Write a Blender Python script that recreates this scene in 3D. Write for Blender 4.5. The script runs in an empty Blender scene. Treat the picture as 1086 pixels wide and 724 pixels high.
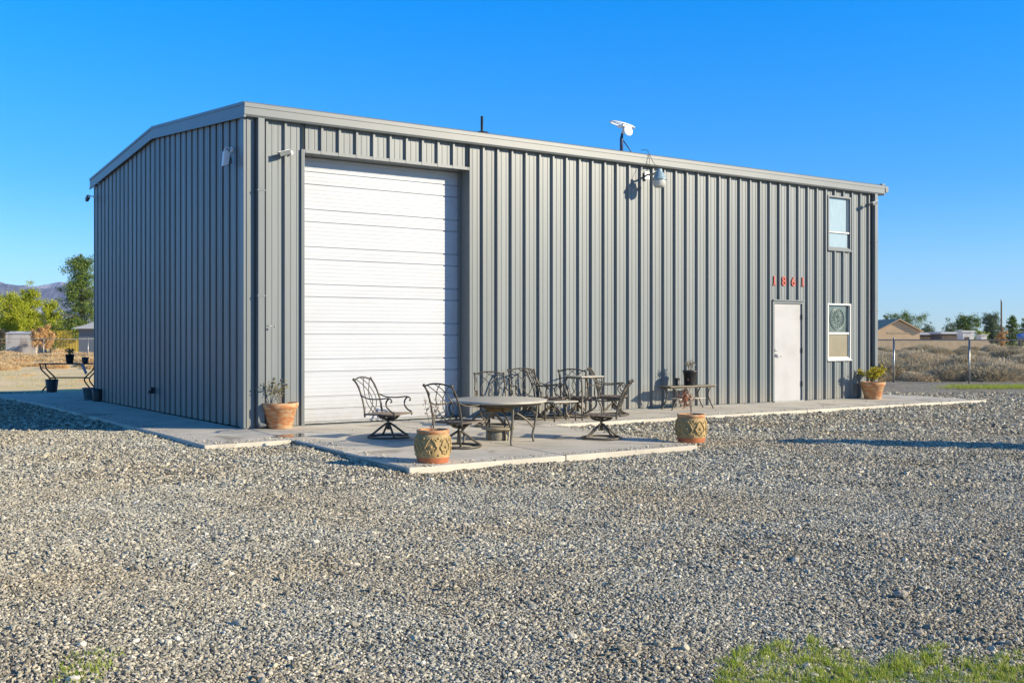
import bpy, math, random
import numpy as np
from mathutils import Vector, Matrix
random.seed(7); rng = np.random.default_rng(7)
D = bpy.data; SC = bpy.context.scene; COL = SC.collection
R = math.radians
# ------------------------------------------------------------------ camera
F = 1129.0; HOR = 358.5; H = 1.372
cam = D.cameras.new('camera'); cam.sensor_width = 36; cam.lens = F/1086*36
cam.shift_y = -3.5/1086; cam.clip_start = .05; cam.clip_end = 40000
co = D.objects.new('camera', cam); COL.objects.link(co)
co.location = (0, 0, H); co.rotation_euler = (R(90), 0, 0); SC.camera = co
# building frame
ANG = math.atan2(.5706, .8212)
C0 = Vector((-4.045, 16.13, 0)); D1 = Vector((.8212, .5706, 0)); D2 = Vector((-.5706, .8212, 0))
L = 15.27; W = 9.24; EAVE = 4.74
def toloc(x, y):
    dx, dy = x-C0.x, y-C0.y
    return dx*D1.x+dy*D1.y, dx*D2.x+dy*D2.y          # s, t
def wd(s, t, z=0): return C0 + D1*s + D2*t + Vector((0, 0, z))
def dist(s, t):
    dx = max(-s, 0, s-L); dy = max(-t, 0, t-W)
    return math.hypot(dx, dy)
def zslab(x, y): return -.02*min(dist(*toloc(x, y)), 5)
def zgrav(x, y): return -.04-.024*min(dist(*toloc(x, y)), 5)
def at(px, py, zf=zslab):                              # pixel -> ground point
    z = 0
    for _ in range(12):
        Z = F*(H-z)/(py-HOR); X = (px-543)/F*Z; z = zf(X, Z) if callable(zf) else zf
    return Vector((X, Z, z))
def atd(px, Z): return (px-543)/F*Z
# ------------------------------------------------------------------ materials
MATS = {}
def nodes(name):
    m = D.materials.new(name); m.use_nodes = True; nt = m.node_tree
    b = nt.nodes['Principled BSDF']; MATS[name] = m
    return m, nt, b
def mk(name, col, rough=.6, metal=0, col2=None, scale=3, mix=(.4, .6), bump=0, bscale=60, detail=6, spec=.5, stretch=None, rvar=0):
    m, nt, b = nodes(name); N = nt.nodes; K = nt.links
    b.inputs['Base Color'].default_value = (*col, 1); b.inputs['Roughness'].default_value = rough
    b.inputs['Metallic'].default_value = metal; b.inputs['Specular IOR Level'].default_value = spec
    tc = N.new('ShaderNodeTexCoord'); v = tc.outputs['Object']
    if stretch:
        mp = N.new('ShaderNodeMapping'); mp.inputs['Scale'].default_value = stretch; K.new(v, mp.inputs[0]); v = mp.outputs[0]
    if col2:
        n = N.new('ShaderNodeTexNoise'); n.inputs['Scale'].default_value = scale; n.inputs['Detail'].default_value = detail; K.new(v, n.inputs[0])
        r = N.new('ShaderNodeValToRGB'); r.color_ramp.elements[0].position = mix[0]; r.color_ramp.elements[1].position = mix[1]
        r.color_ramp.elements[0].color = (*col, 1); r.color_ramp.elements[1].color = (*col2, 1)
        K.new(n.outputs[0], r.inputs[0]); K.new(r.outputs[0], b.inputs['Base Color'])
        if rvar:
            mr = N.new('ShaderNodeMapRange'); mr.inputs[3].default_value = rough-rvar; mr.inputs[4].default_value = rough+rvar
            K.new(n.outputs[0], mr.inputs[0]); K.new(mr.outputs[0], b.inputs['Roughness'])
    if bump:
        n2 = N.new('ShaderNodeTexNoise'); n2.inputs['Scale'].default_value = bscale; n2.inputs['Detail'].default_value = 5; K.new(v, n2.inputs[0])
        bp = N.new('ShaderNodeBump'); bp.inputs['Strength'].default_value = bump; bp.inputs['Distance'].default_value = .02
        K.new(n2.outputs[0], bp.inputs['Height']); K.new(bp.outputs[0], b.inputs['Normal'])
    return m
def stains(m):
    nt = m.node_tree; N = nt.nodes; K = nt.links; b = N['Principled BSDF']; src = b.inputs['Base Color'].links[0].from_socket; tc = N.new('ShaderNodeTexCoord')
    for sc, lo, hi, c in ((.9, .60, .66, (.62, .60, .58, 1)), (5, .66, .74, (.70, .67, .62, 1)), (38, .62, .8, (.8, .78, .75, 1))):
        n = N.new('ShaderNodeTexNoise'); n.inputs['Scale'].default_value = sc; n.inputs['Detail'].default_value = 7; n.inputs['Distortion'].default_value = .6; K.new(tc.outputs['Object'], n.inputs[0])
        r_ = N.new('ShaderNodeValToRGB'); r_.color_ramp.elements[0].position = lo; r_.color_ramp.elements[1].position = hi; r_.color_ramp.elements[0].color = (1, 1, 1, 1); r_.color_ramp.elements[1].color = c; K.new(n.outputs[0], r_.inputs[0])
        mx = N.new('ShaderNodeMix'); mx.data_type = 'RGBA'; mx.blend_type = 'MULTIPLY'; mx.inputs[0].default_value = 1; K.new(src, mx.inputs[6]); K.new(r_.outputs[0], mx.inputs[7]); src = mx.outputs[2]
    K.new(src, b.inputs['Base Color'])
def leafmat(name, cols, rough=.6, trans=.0):
    m, nt, b = nodes(name); N = nt.nodes; K = nt.links
    g = N.new('ShaderNodeNewGeometry'); r = N.new('ShaderNodeValToRGB')
    r.color_ramp.elements[0].color = (*cols[0], 1); r.color_ramp.elements[1].color = (*cols[-1], 1)
    for i, c in enumerate(cols[1:-1]):
        e = r.color_ramp.elements.new((i+1)/(len(cols)-1)); e.color = (*c, 1)
    K.new(g.outputs['Random Per Island'], r.inputs[0]); K.new(r.outputs[0], b.inputs['Base Color'])
    b.inputs['Roughness'].default_value = rough; b.inputs['Specular IOR Level'].default_value = .25
    if trans:
        t = N.new('ShaderNodeBsdfTranslucent'); K.new(r.outputs[0], t.inputs[0])
        mx = N.new('ShaderNodeMixShader'); mx.inputs[0].default_value = trans
        K.new(b.outputs[0], mx.inputs[1]); K.new(t.outputs[0], mx.inputs[2]); K.new(mx.outputs[0], N['Material Output'].inputs[0])
    return m
siding = mk('siding', (.163, .182, .184), .40, .0, (.195, .214, .214), 1.3, (.3, .7), .08, 5, stretch=(3, 3, .18), spec=.5)
def dirty(m, col, zmax, amt):           # dust splashed up the foot of the sheets, blotchy
    nt = m.node_tree; N = nt.nodes; K = nt.links; b = N['Principled BSDF']; src = b.inputs['Base Color'].links[0].from_socket
    tc = N.new('ShaderNodeTexCoord'); sx = N.new('ShaderNodeSeparateXYZ'); K.new(tc.outputs['Object'], sx.inputs[0])
    mr = N.new('ShaderNodeMapRange'); mr.inputs[1].default_value = 0; mr.inputs[2].default_value = zmax; mr.inputs[3].default_value = 1; mr.inputs[4].default_value = 0; K.new(sx.outputs[2], mr.inputs[0])
    n = N.new('ShaderNodeTexNoise'); n.inputs['Scale'].default_value = 7; n.inputs['Detail'].default_value = 8; K.new(tc.outputs['Object'], n.inputs[0])
    mm = N.new('ShaderNodeMath'); mm.operation = 'MULTIPLY'; K.new(mr.outputs[0], mm.inputs[0]); K.new(n.outputs[0], mm.inputs[1])
    m2 = N.new('ShaderNodeMath'); m2.operation = 'MULTIPLY'; m2.use_clamp = True; m2.inputs[1].default_value = amt; K.new(mm.outputs[0], m2.inputs[0])
    mx = N.new('ShaderNodeMix'); mx.data_type = 'RGBA'; K.new(m2.outputs[0], mx.inputs[0]); K.new(src, mx.inputs[6]); mx.inputs[7].default_value = (*col, 1); K.new(mx.outputs[2], b.inputs['Base Color'])
def panels(m):                          # each 3 ft sheet weathered a touch differently
    nt = m.node_tree; N = nt.nodes; K = nt.links; b = N['Principled BSDF']; src = b.inputs['Base Color'].links[0].from_socket
    tc = N.new('ShaderNodeTexCoord'); sx = N.new('ShaderNodeSeparateXYZ'); K.new(tc.outputs['Object'], sx.inputs[0])
    ad = N.new('ShaderNodeMath'); ad.operation = 'ADD'; K.new(sx.outputs[0], ad.inputs[0]); K.new(sx.outputs[1], ad.inputs[1])
    dv = N.new('ShaderNodeMath'); dv.operation = 'DIVIDE'; dv.inputs[1].default_value = .9144; K.new(ad.outputs[0], dv.inputs[0])
    fl = N.new('ShaderNodeMath'); fl.operation = 'FLOOR'; K.new(dv.outputs[0], fl.inputs[0])
    wn = N.new('ShaderNodeTexWhiteNoise'); wn.noise_dimensions = '1D'; K.new(fl.outputs[0], wn.inputs['W'])
    mr = N.new('ShaderNodeMapRange'); mr.inputs[3].default_value = .90; mr.inputs[4].default_value = 1.08; K.new(wn.outputs['Value'], mr.inputs[0])
    mx = N.new('ShaderNodeVectorMath'); mx.operation = 'SCALE'; K.new(src, mx.inputs[0]); K.new(mr.outputs[0], mx.inputs['Scale']); K.new(mx.outputs[0], b.inputs['Base Color'])
panels(siding)
dirty(siding, (.27, .235, .185), .55, 1.1)
trimm = mk('trim_metal', (.145, .163, .168), .40, 0, (.168, .186, .19), 2, (.3, .7))
doorwhite = mk('door_white', (.49, .51, .54), .45, 0, (.45, .465, .49), 1.1, (.35, .75), .04, 30, stretch=(1, 1, 3))
dirty(doorwhite, (.33, .29, .24), .7, .7)
entry = mk('entry_paint', (.44, .43, .425), .4, 0, (.37, .36, .35), 2.2, (.45, .8), .03, 15)
vinyl = mk('vinyl_white', (.66, .65, .60), .35)
roofm = mk('roof_metal', (.42, .42, .40), .4)
concrete = mk('concrete', (.62, .565, .46), .85, 0, (.47, .425, .345), 1.4, (.42, .72), .25, 90)
stains(concrete)
iron = mk('iron', (.085, .072, .056), .45, .4, (.14, .12, .09), 12, (.35, .7))
strapm = mk('seat_strap', (.15, .115, .09), .65, 0, (.21, .165, .13), 10, (.3, .7))
tabtop = mk('table_top', (.50, .46, .38), .45, 0, (.40, .365, .30), 9, (.3, .7))
darkpl = mk('black_plastic', (.018, .018, .02), .45, 0, (.03, .03, .03), 4)
greypl = mk('grey_plastic', (.11, .125, .13), .55, 0, (.08, .095, .10), 4)
whitem = mk('white_plastic', (.72, .74, .74), .35)
chrome = mk('nickel', (.55, .54, .52), .3, .9)
galv = mk('galvanised', (.30, .30, .29), .4, .7, (.38, .38, .37), 8)
soil = mk('potting_soil', (.035, .025, .018), .95, 0, (.07, .05, .035), 30)
bark = mk('bark', (.11, .08, .06), .9, 0, (.18, .14, .10), 20, (.3, .7), .4, 30)
twig = mk('twig', (.28, .23, .17), .8, 0, (.20, .16, .12), 20)
redm = mk('number_red', (.42, .055, .03), .45)
blind = mk('blind_tan', (.42, .38, .30), .7)
curtain = mk('curtain', (.62, .68, .70), .8, 0, (.50, .57, .60), 5, (.35, .65), stretch=(8, 8, 1))
darkin = mk('room_dark', (.04, .045, .05), .8)
earth = mk('dry_earth', (.86, .64, .36), .95, 0, (.66, .54, .26), .35, (.35, .7), .5, 6, detail=10)
def terracotta():
    m, nt, b = nodes('terracotta'); N = nt.nodes; K = nt.links
    tc = N.new('ShaderNodeTexCoord'); n = N.new('ShaderNodeTexNoise'); n.inputs['Scale'].default_value = 9; n.inputs['Detail'].default_value = 6
    mp = N.new('ShaderNodeMapping'); mp.inputs['Scale'].default_value = (1, 1, 2.6); K.new(tc.outputs['Object'], mp.inputs[0]); K.new(mp.outputs[0], n.inputs[0])
    r = N.new('ShaderNodeValToRGB'); e = r.color_ramp.elements
    e[0].position = .38; e[0].color = (.46, .17, .065, 1); e[1].position = .62; e[1].color = (.56, .38, .22, 1)
    x = e.new(.5); x.color = (.50, .26, .12, 1)
    K.new(n.outputs[0], r.inputs[0]); K.new(r.outputs[0], b.inputs['Base Color']); b.inputs['Roughness'].default_value = .85
    return m
terra = terracotta()
glaze = mk('moss_glaze', (.27, .20, .09), .85, 0, (.50, .34, .15), 7, (.38, .62), .25, 60)
orangeclay = mk('orange_clay', (.52, .17, .06), .8, 0, (.42, .14, .06), 10)
def glass():
    m, nt, b = nodes('window_glass'); N = nt.nodes; K = nt.links
    t = N.new('ShaderNodeBsdfTransparent'); t.inputs[0].default_value = (.93, .96, .96, 1)
    g = N.new('ShaderNodeBsdfGlossy'); g.inputs['Roughness'].default_value = .02
    f = N.new('ShaderNodeFresnel'); f.inputs[0].default_value = 1.7
    mx = N.new('ShaderNodeMixShader'); K.new(f.outputs[0], mx.inputs[0]); K.new(t.outputs[0], mx.inputs[1]); K.new(g.outputs[0], mx.inputs[2])
    K.new(mx.outputs[0], N['Material Output'].inputs[0]); return m
glassm = glass()
puddlem = mk('water_film', (.20, .19, .17), .02); puddlem.node_tree.nodes['Principled BSDF'].inputs['IOR'].default_value = 1.33
def gravelmats():
    m, nt, b = nodes('gravel_bed'); N = nt.nodes; K = nt.links
    tc = N.new('ShaderNodeTexCoord')
    v = N.new('ShaderNodeTexVoronoi'); v.inputs['Scale'].default_value = 52; K.new(tc.outputs['Object'], v.inputs[0])
    sx = N.new('ShaderNodeSeparateColor'); K.new(v.outputs['Color'], sx.inputs[0])
    r = N.new('ShaderNodeValToRGB'); cr = r.color_ramp
    cols = [(0, (.16, .145, .12)), (.3, (.27, .24, .19)), (.6, (.41, .37, .285)), (.85, (.52, .47, .36)), (1, (.68, .62, .50))]
    cr.elements[0].color = (*cols[0][1], 1); cr.elements[1].color = (*cols[-1][1], 1)
    for p, c in cols[1:-1]: e = cr.elements.new(p); e.color = (*c, 1)
    K.new(sx.outputs[0], r.inputs[0])
    n = N.new('ShaderNodeTexNoise'); n.inputs['Scale'].default_value = .55; n.inputs['Detail'].default_value = 5; K.new(tc.outputs['Object'], n.inputs[0])
    rr = N.new('ShaderNodeValToRGB'); rr.color_ramp.elements[0].position = .40; rr.color_ramp.elements[1].position = .68
    rr.color_ramp.elements[0].color = (1, 1, 1, 1); rr.color_ramp.elements[1].color = (.93, .85, .74, 1); K.new(n.outputs[0], rr.inputs[0])
    mu = N.new('ShaderNodeMix'); mu.data_type = 'RGBA'; mu.blend_type = 'MULTIPLY'; mu.inputs[0].default_value = 1
    K.new(r.outputs[0], mu.inputs[6]); K.new(rr.outputs[0], mu.inputs[7]); K.new(mu.outputs[2], b.inputs['Base Color'])
    b.inputs['Roughness'].default_value = .9
    mt = N.new('ShaderNodeMath'); mt.operation = 'MULTIPLY_ADD'; mt.inputs[1].default_value = -1.5
    K.new(v.outputs['Distance'], mt.inputs[0]); K.new(sx.outputs[1], mt.inputs[2])
    bp = N.new('ShaderNodeBump'); bp.inputs['Strength'].default_value = 1; bp.inputs['Distance'].default_value = .02
    K.new(mt.outputs[0], bp.inputs['Height']); K.new(bp.outputs[0], b.inputs['Normal'])
    m2, nt, b = nodes('gravel_stone'); N = nt.nodes; K = nt.links
    oi = N.new('ShaderNodeObjectInfo'); r = N.new('ShaderNodeValToRGB'); cr = r.color_ramp
    cols = [(0, (.12, .115, .095)), (.2, (.27, .25, .195)), (.5, (.40, .38, .30)), (.75, (.53, .50, .39)), (.92, (.63, .56, .42)), (1, (.82, .77, .64))]
    cr.elements[0].color = (*cols[0][1], 1); cr.elements[1].color = (*cols[-1][1], 1)
    for p, c in cols[1:-1]: e = cr.elements.new(p); e.color = (*c, 1)
    K.new(oi.outputs['Random'], r.inputs[0])
    g = N.new('ShaderNodeNewGeometry'); n = N.new('ShaderNodeTexNoise'); n.inputs['Scale'].default_value = .55; n.inputs['Detail'].default_value = 5
    K.new(g.outputs['Position'], n.inputs[0])
    rr = N.new('ShaderNodeValToRGB'); rr.color_ramp.elements[0].position = .40; rr.color_ramp.elements[1].position = .68
    rr.color_ramp.elements[0].color = (1, 1, 1, 1); rr.color_ramp.elements[1].color = (.95, .87, .77, 1); K.new(n.outputs[0], rr.inputs[0])
    mu = N.new('ShaderNodeMix'); mu.data_type = 'RGBA'; mu.blend_type = 'MULTIPLY'; mu.inputs[0].default_value = 1
    K.new(r.outputs[0], mu.inputs[6]); K.new(rr.outputs[0], mu.inputs[7]); K.new(mu.outputs[2], b.inputs['Base Color'])
    b.inputs['Roughness'].default_value = .85
    return m, m2
gravbed, gravstone = gravelmats()
# ------------------------------------------------------------------ object helpers
def tag(o, label=None, cat=None, group=None, kind=None):
    if label: o['label'] = label
    if cat: o['category'] = cat
    if group: o['group'] = group
    if kind: o['kind'] = kind
    return o
def empty(name, loc=(0, 0, 0), rz=0, **k):
    o = D.objects.new(name, None); COL.objects.link(o); o.location = loc; o.rotation_euler = (0, 0, rz); o.empty_display_size = .2
    return tag(o, **k)
def copy_tree(o, parent=None):
    c = o.copy(); COL.objects.link(c)
    if parent: c.parent = parent
    for ch in list(o.children): copy_tree(ch, c)
    return c
class MB:
    def __init__(s): s.v = []; s.f = []; s.sm = []
    def box(s, a, b, rot=None, org=None):
        x0, y0, z0 = a; x1, y1, z1 = b; n = len(s.v)
        p = [(x0,y0,z0),(x1,y0,z0),(x1,y1,z0),(x0,y1,z0),(x0,y0,z1),(x1,y0,z1),(x1,y1,z1),(x0,y1,z1)]
        if rot is not None: p = [tuple(rot @ Vector(q) + Vector(org or (0,0,0))) for q in p]
        s.v += p
        for q in ((0,3,2,1),(4,5,6,7),(0,1,5,4),(1,2,6,5),(2,3,7,6),(3,0,4,7)): s.f.append([n+i for i in q]); s.sm.append(False)
        return s
    def quad(s, *p):
        n = len(s.v); s.v += [tuple(q) for q in p]; s.f.append(list(range(n, n+len(p)))); s.sm.append(False); return s
    def tube(s, pts, r, k=6, cap=True, flat=None):
        pts = [Vector(p) for p in pts]; m = len(pts); n = len(s.v); rs = r if hasattr(r, '__len__') else [r]*m
        prev = None
        for i, p in enumerate(pts):
            d = (pts[min(i+1, m-1)]-pts[max(i-1, 0)]).normalized()
            if prev is None:
                up = Vector((0, 0, 1)) if abs(d.z) < .9 else Vector((1, 0, 0))
                a = d.cross(up).normalized()
            else:
                a = (prev - d*prev.dot(d)); a = a.normalized() if a.length > 1e-6 else d.orthogonal().normalized()
            b = d.cross(a); prev = a
            for j in range(k):
                t = 2*math.pi*j/k; s.v.append(tuple(p+a*math.cos(t)*rs[i]+b*math.sin(t)*rs[i]))
        for i in range(m-1):
            for j in range(k):
                s.f.append([n+i*k+j, n+i*k+(j+1)%k, n+(i+1)*k+(j+1)%k, n+(i+1)*k+j]); s.sm.append(True)
        if cap:
            s.f.append([n+j for j in range(k)][::-1]); s.f.append([n+(m-1)*k+j for j in range(k)]); s.sm += [False, False]
        return s
    def lathe(s, prof, k=28, c=(0, 0, 0), smooth=True, sx=1, sy=1):
        n = len(s.v)
        for r, z in prof:
            for j in range(k):
                t = 2*math.pi*j/k; s.v.append((c[0]+r*sx*math.cos(t), c[1]+r*sy*math.sin(t), c[2]+z))
        for i in range(len(prof)-1):
            for j in range(k):
                s.f.append([n+i*k+j, n+i*k+(j+1)%k, n+(i+1)*k+(j+1)%k, n+(i+1)*k+j]); s.sm.append(smooth)
        return s
    def disc(s, r, z, k=28, c=(0, 0), sx=1, sy=1):
        n = len(s.v); s.v += [(c[0]+r*sx*math.cos(2*math.pi*j/k), c[1]+r*sy*math.sin(2*math.pi*j/k), z) for j in range(k)]
        s.f.append(list(range(n, n+k))); s.sm.append(False); return s
    def ball(s, c, r, k=8, sz=1):
        return s.lathe([(max(r*math.sin(math.pi*i/6), 1e-4), -r*sz*math.cos(math.pi*i/6)) for i in range(7)], k, c)
    def prism(s, poly, axis, a, b):       # poly list of 2D points extruded along axis (0,1,2)
        n = len(s.v); m = len(poly)
        for h in (a, b):
            for p in poly:
                q = [p[0], p[1]]; q.insert(axis, h); s.v.append(tuple(q))
        for i in range(m): s.f.append([n+i, n+(i+1)%m, n+m+(i+1)%m, n+m+i]); s.sm.append(False)
        s.f.append([n+i for i in range(m)][::-1]); s.f.append([n+m+i for i in range(m)]); s.sm += [False, False]
        return s
    def build(s, name, mat, parent=None, bevel=0, **k):
        me = D.meshes.new(name); me.from_pydata(s.v, [], s.f); me.polygons.foreach_set('use_smooth', s.sm)
        me.materials.append(mat); me.validate()
        import bmesh
        bm = bmesh.new(); bm.from_mesh(me); bmesh.ops.recalc_face_normals(bm, faces=bm.faces); bm.to_mesh(me); bm.free()
        o = D.objects.new(name, me); COL.objects.link(o)
        if parent: o.parent = parent
        if bevel:
            b = o.modifiers.new('b', 'BEVEL'); b.width = bevel; b.segments = 2; b.limit_method = 'ANGLE'
        return tag(o, **k)
def polymesh(name, V, n, mat, parent=None, **k):        # V: (N*n,3) array of separate n-gons
    V = np.asarray(V, dtype=np.float32).reshape(-1, 3); N = len(V)//n
    me = D.meshes.new(name); me.vertices.add(len(V)); me.vertices.foreach_set('co', V.ravel())
    me.loops.add(len(V)); me.loops.foreach_set('vertex_index', np.arange(len(V), dtype=np.int32))
    me.polygons.add(N); me.polygons.foreach_set('loop_start', np.arange(0, len(V), n, dtype=np.int32))
    try: me.polygons.foreach_set('loop_total', np.full(N, n, dtype=np.int32))
    except Exception: pass
    me.materials.append(mat); me.update(calc_edges=True)
    o = D.objects.new(name, me); COL.objects.link(o)
    if parent: o.parent = parent
    return tag(o, **k)
def spline(pts, n=8):                                    # Catmull-Rom
    P = [Vector(p) for p in pts]; P = [P[0]*2-P[1]]+P+[P[-1]*2-P[-2]]; out = []
    for i in range(1, len(P)-2):
        for j in range(n):
            t = j/n; a, b, c, d = P[i-1], P[i], P[i+1], P[i+2]
            out.append(.5*((2*b)+(c-a)*t+(2*a-5*b+4*c-d)*t*t+(3*b-a-3*c+d)*t**3))
    out.append(P[-2]); return out
def leaves(cent, size, aspect=.6, up=0.0):               # random oriented rhombic leaves at centres
    c = np.asarray(cent, dtype=np.float64); n = len(c)
    a = rng.normal(size=(n, 3)); a[:, 2] += up*2; a /= np.linalg.norm(a, axis=1)[:, None]
    b = rng.normal(size=(n, 3)); b -= a*(a*b).sum(1)[:, None]; b /= np.linalg.norm(b, axis=1)[:, None]
    s = (size*rng.uniform(.6, 1.4, n))[:, None] if np.isscalar(size) else np.asarray(size)[:, None]
    a = a*s*.5; b = b*s*.5*aspect
    return np.stack([c-a, c+b, c+a, c-b], 1).reshape(-1, 3)
# ------------------------------------------------------------------ world, sun
SAZ = 15.0; SEL = 20.0
sd = Vector((math.cos(R(SAZ))*math.cos(R(SEL)), -math.sin(R(SAZ))*math.cos(R(SEL)), math.sin(R(SEL))))
w = D.worlds.new('World'); SC.world = w; w.use_nodes = True; nt = w.node_tree
sky = nt.nodes.new('ShaderNodeTexSky'); sky.sky_type = 'NISHITA'; sky.sun_disc = False
sky.sun_elevation = R(SEL); sky.sun_rotation = math.atan2(sd.x, sd.y); sky.altitude = 800; sky.air_density = 1.0; sky.dust_density = .1; sky.ozone_density = 2.0
hs = nt.nodes.new('ShaderNodeHueSaturation'); hs.inputs['Saturation'].default_value = 1.18; hs.inputs['Value'].default_value = 1
nt.links.new(sky.outputs[0], hs.inputs['Color']); bg = nt.nodes['Background']
wt = nt.nodes.new('ShaderNodeTexCoord'); wx = nt.nodes.new('ShaderNodeSeparateXYZ'); nt.links.new(wt.outputs['Generated'], wx.inputs[0])
wr = nt.nodes.new('ShaderNodeValToRGB'); e = wr.color_ramp.elements     # tint of the clear desert sky by elevation
e[0].position = 0; e[0].color = (.50, .68, 1.20, 1); e[1].position = 1; e[1].color = (.50, .66, .78, 1)
for p_, c_ in ((.06, (.47, .72, 1.15)), (.14, (.25, .71, 1.15)), (.30, (.0, .86, 1.5)), (.55, (.36, .68, .95))):
    x_ = e.new(p_); x_.color = (*c_, 1)
nt.links.new(wx.outputs[2], wr.inputs[0]); wm = nt.nodes.new('ShaderNodeMix'); wm.data_type = 'RGBA'; wm.blend_type = 'MULTIPLY'; wm.inputs[0].default_value = 1
nt.links.new(hs.outputs[0], wm.inputs[6]); nt.links.new(wr.outputs[0], wm.inputs[7]); nt.links.new(wm.outputs[2], bg.inputs[0]); bg.inputs[1].default_value = .13
sl = D.lights.new('sun', 'SUN'); sl.energy = 5.0; sl.angle = R(.5); sl.color = (1, .87, .64)
so = D.objects.new('sun', sl); COL.objects.link(so); so.rotation_euler = sd.to_track_quat('Z', 'Y').to_euler()
SC.view_settings.view_transform = 'Standard'; SC.view_settings.look = 'None'; SC.view_settings.exposure = .5; SC.view_settings.gamma = 1
# ------------------------------------------------------------------ ground, gravel
def gridmesh(name, xs, ys, zf, mat, **k):
    V = [(x, y, zf(x, y)) for y in ys for x in xs]; nx = len(xs)
    Fc = [(j*nx+i, j*nx+i+1, (j+1)*nx+i+1, (j+1)*nx+i) for j in range(len(ys)-1) for i in range(nx-1)]
    me = D.meshes.new(name); me.from_pydata(V, [], Fc); me.materials.append(mat); me.polygons.foreach_set('use_smooth', [True]*len(Fc))
    o = D.objects.new(name, me); COL.objects.link(o); return tag(o, **k)
def hn(x, y): return .55*math.sin(x*5.3+1.9*math.sin(y*2.1+x*.7))*math.sin(y*6.1+1.7*math.sin(x*2.4)) + .5*math.sin(x*1.3+.7*math.sin(y*.9))*math.cos(y*1.1+1.1*math.sin(x*.6)) + .5*math.sin(x*3.1+y*2.3)*math.cos(y*2.7-x*1.1)
def yfar(x): return 29.6 if x < -9 else (29.6+(x+9)/17*8 if x < 8 else 37.6)
def ingrav(x, y, m=0): return -26+m < x < 42-m and -10+m < y < yfar(x)-m
def earthz(x, y):
    if ingrav(x, y, .6): return -.42
    return -.25+.03*hn(x*.5, y*.5)
axs = [-9000,-3000,-1000,-400,-200,-120,-80,-60,-50,-40]+list(np.arange(-34, 50, 1.0))+[55,60,70,80,100,140,200,400,1000,3000,9000]
ays = [-2000,-300,-60,-20,-12,-10,-8,0]+list(np.arange(20, 60, .8))+list(range(62,120,6))+[140,180,250,400,900,2500,6000,12000]
gridmesh('ground', axs, ays, earthz, earth, kind='structure')
V = []; nx = 420; ny = 300; Fc = []
for j in range(ny):
    for i in range(nx):
        x = -26+68*i/(nx-1); y = -10+(yfar(x)+10)*j/(ny-1)
        V.append((x, y, zgrav(x, y)-.008+.016*hn(x, y)))
for j in range(ny-1):
    for i in range(nx-1): Fc.append((j*nx+i, j*nx+i+1, (j+1)*nx+i+1, (j+1)*nx+i))
me = D.meshes.new('gravel'); me.from_pydata(V, [], Fc); me.materials.append(gravbed); me.polygons.foreach_set('use_smooth', [True]*len(Fc))
gr = D.objects.new('gravel_yard', me); COL.objects.link(gr); tag(gr, kind='structure')
# slabs in building-local coordinates
broot_loc = C0
def slab(mb, s0, s1, w0, w1, n=1):       # w = outward from front wall (=-t)
    c = [(s0, -w0), (s1, -w0), (s1, -w1), (s0, -w1)]
    top = [wd(s, t, -.02*min(dist(s, t), 5.2)) for s, t in c]
    bot = [Vector((p.x, p.y, -.45)) for p in top]
    k = len(mb.v); mb.v += [tuple(p) for p in top+bot]
    for q in ((0,3,2,1),(4,5,6,7),(0,1,5,4),(1,2,6,5),(2,3,7,6),(3,0,4,7)): mb.f.append([k+i for i in q]); mb.sm.append(False)
mb = MB(); g = .006
ss = [0, .05, 2.3, 4.6, 7.7, 10.8, 13.9]
ss = [0.03, 2.3, 4.6, 7.7, 10.8, 13.9, L]
for a, b in zip(ss[:-1], ss[1:]): slab(mb, a+g, b-g, 0, 1.7)
slab(mb, L+g, 17.0, 0, 1.7); slab(mb, L+g, 17.0, -4, -g)
slab(mb, -1.2, .03-g, 0, 1.7)
ts = [0, 3, 6, 9.24, 12.2, 15.4]
for a, b in zip(ts[:-1], ts[1:]): slab(mb, -1.2, -.0, -b+g, -a-g)
slab(mb, 0.0+g, 6, -15.4, -12.3-g); slab(mb, 0.0+g, 6, -12.3, -9.3)
walk = mb.build('concrete_walkway', concrete, bevel=.012, kind='structure')
mb = MB()
for a, b in ((.05, 2.3), (2.3, 4.6)):
    for c, d in ((1.7, 3.3), (3.3, 4.97)): slab(mb, a+g, b-g, c+g, d-g)
patio = mb.build('concrete_patio', concrete, bevel=.012, kind='structure')
# joint filler underlay
mb = MB()
for s0, s1, w0, w1 in ((.03, 4.6, 1.65, 4.9), (-1.1, 16.9, .05, 1.65), (-1.1, -.05, -15.3, -.05)):
    c = [wd(s, t, -.02*min(dist(s, t), 5.2)-.03) for s, t in ((s0, -w0), (s1, -w0), (s1, -w1), (s0, -w1))]
    mb.quad(*c)
mb.build('slab_joint', mk('joint_dirt', (.12, .105, .085), .95), kind='structure')
# puddle on the apron by the roller door
mb = MB(); P = []
for j in range(26):
    t = 2*math.pi*j/26; r = 1+.22*math.sin(3*t+1)+.12*math.sin(7*t)
    s_, w_ = .52+.62*r*math.cos(t), 1.22+.19*r*math.sin(t); P.append(wd(s_, -w_, -.02*w_+.003))
mb.quad(*P); mb.build('puddle', puddlem, kind='structure')

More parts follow.
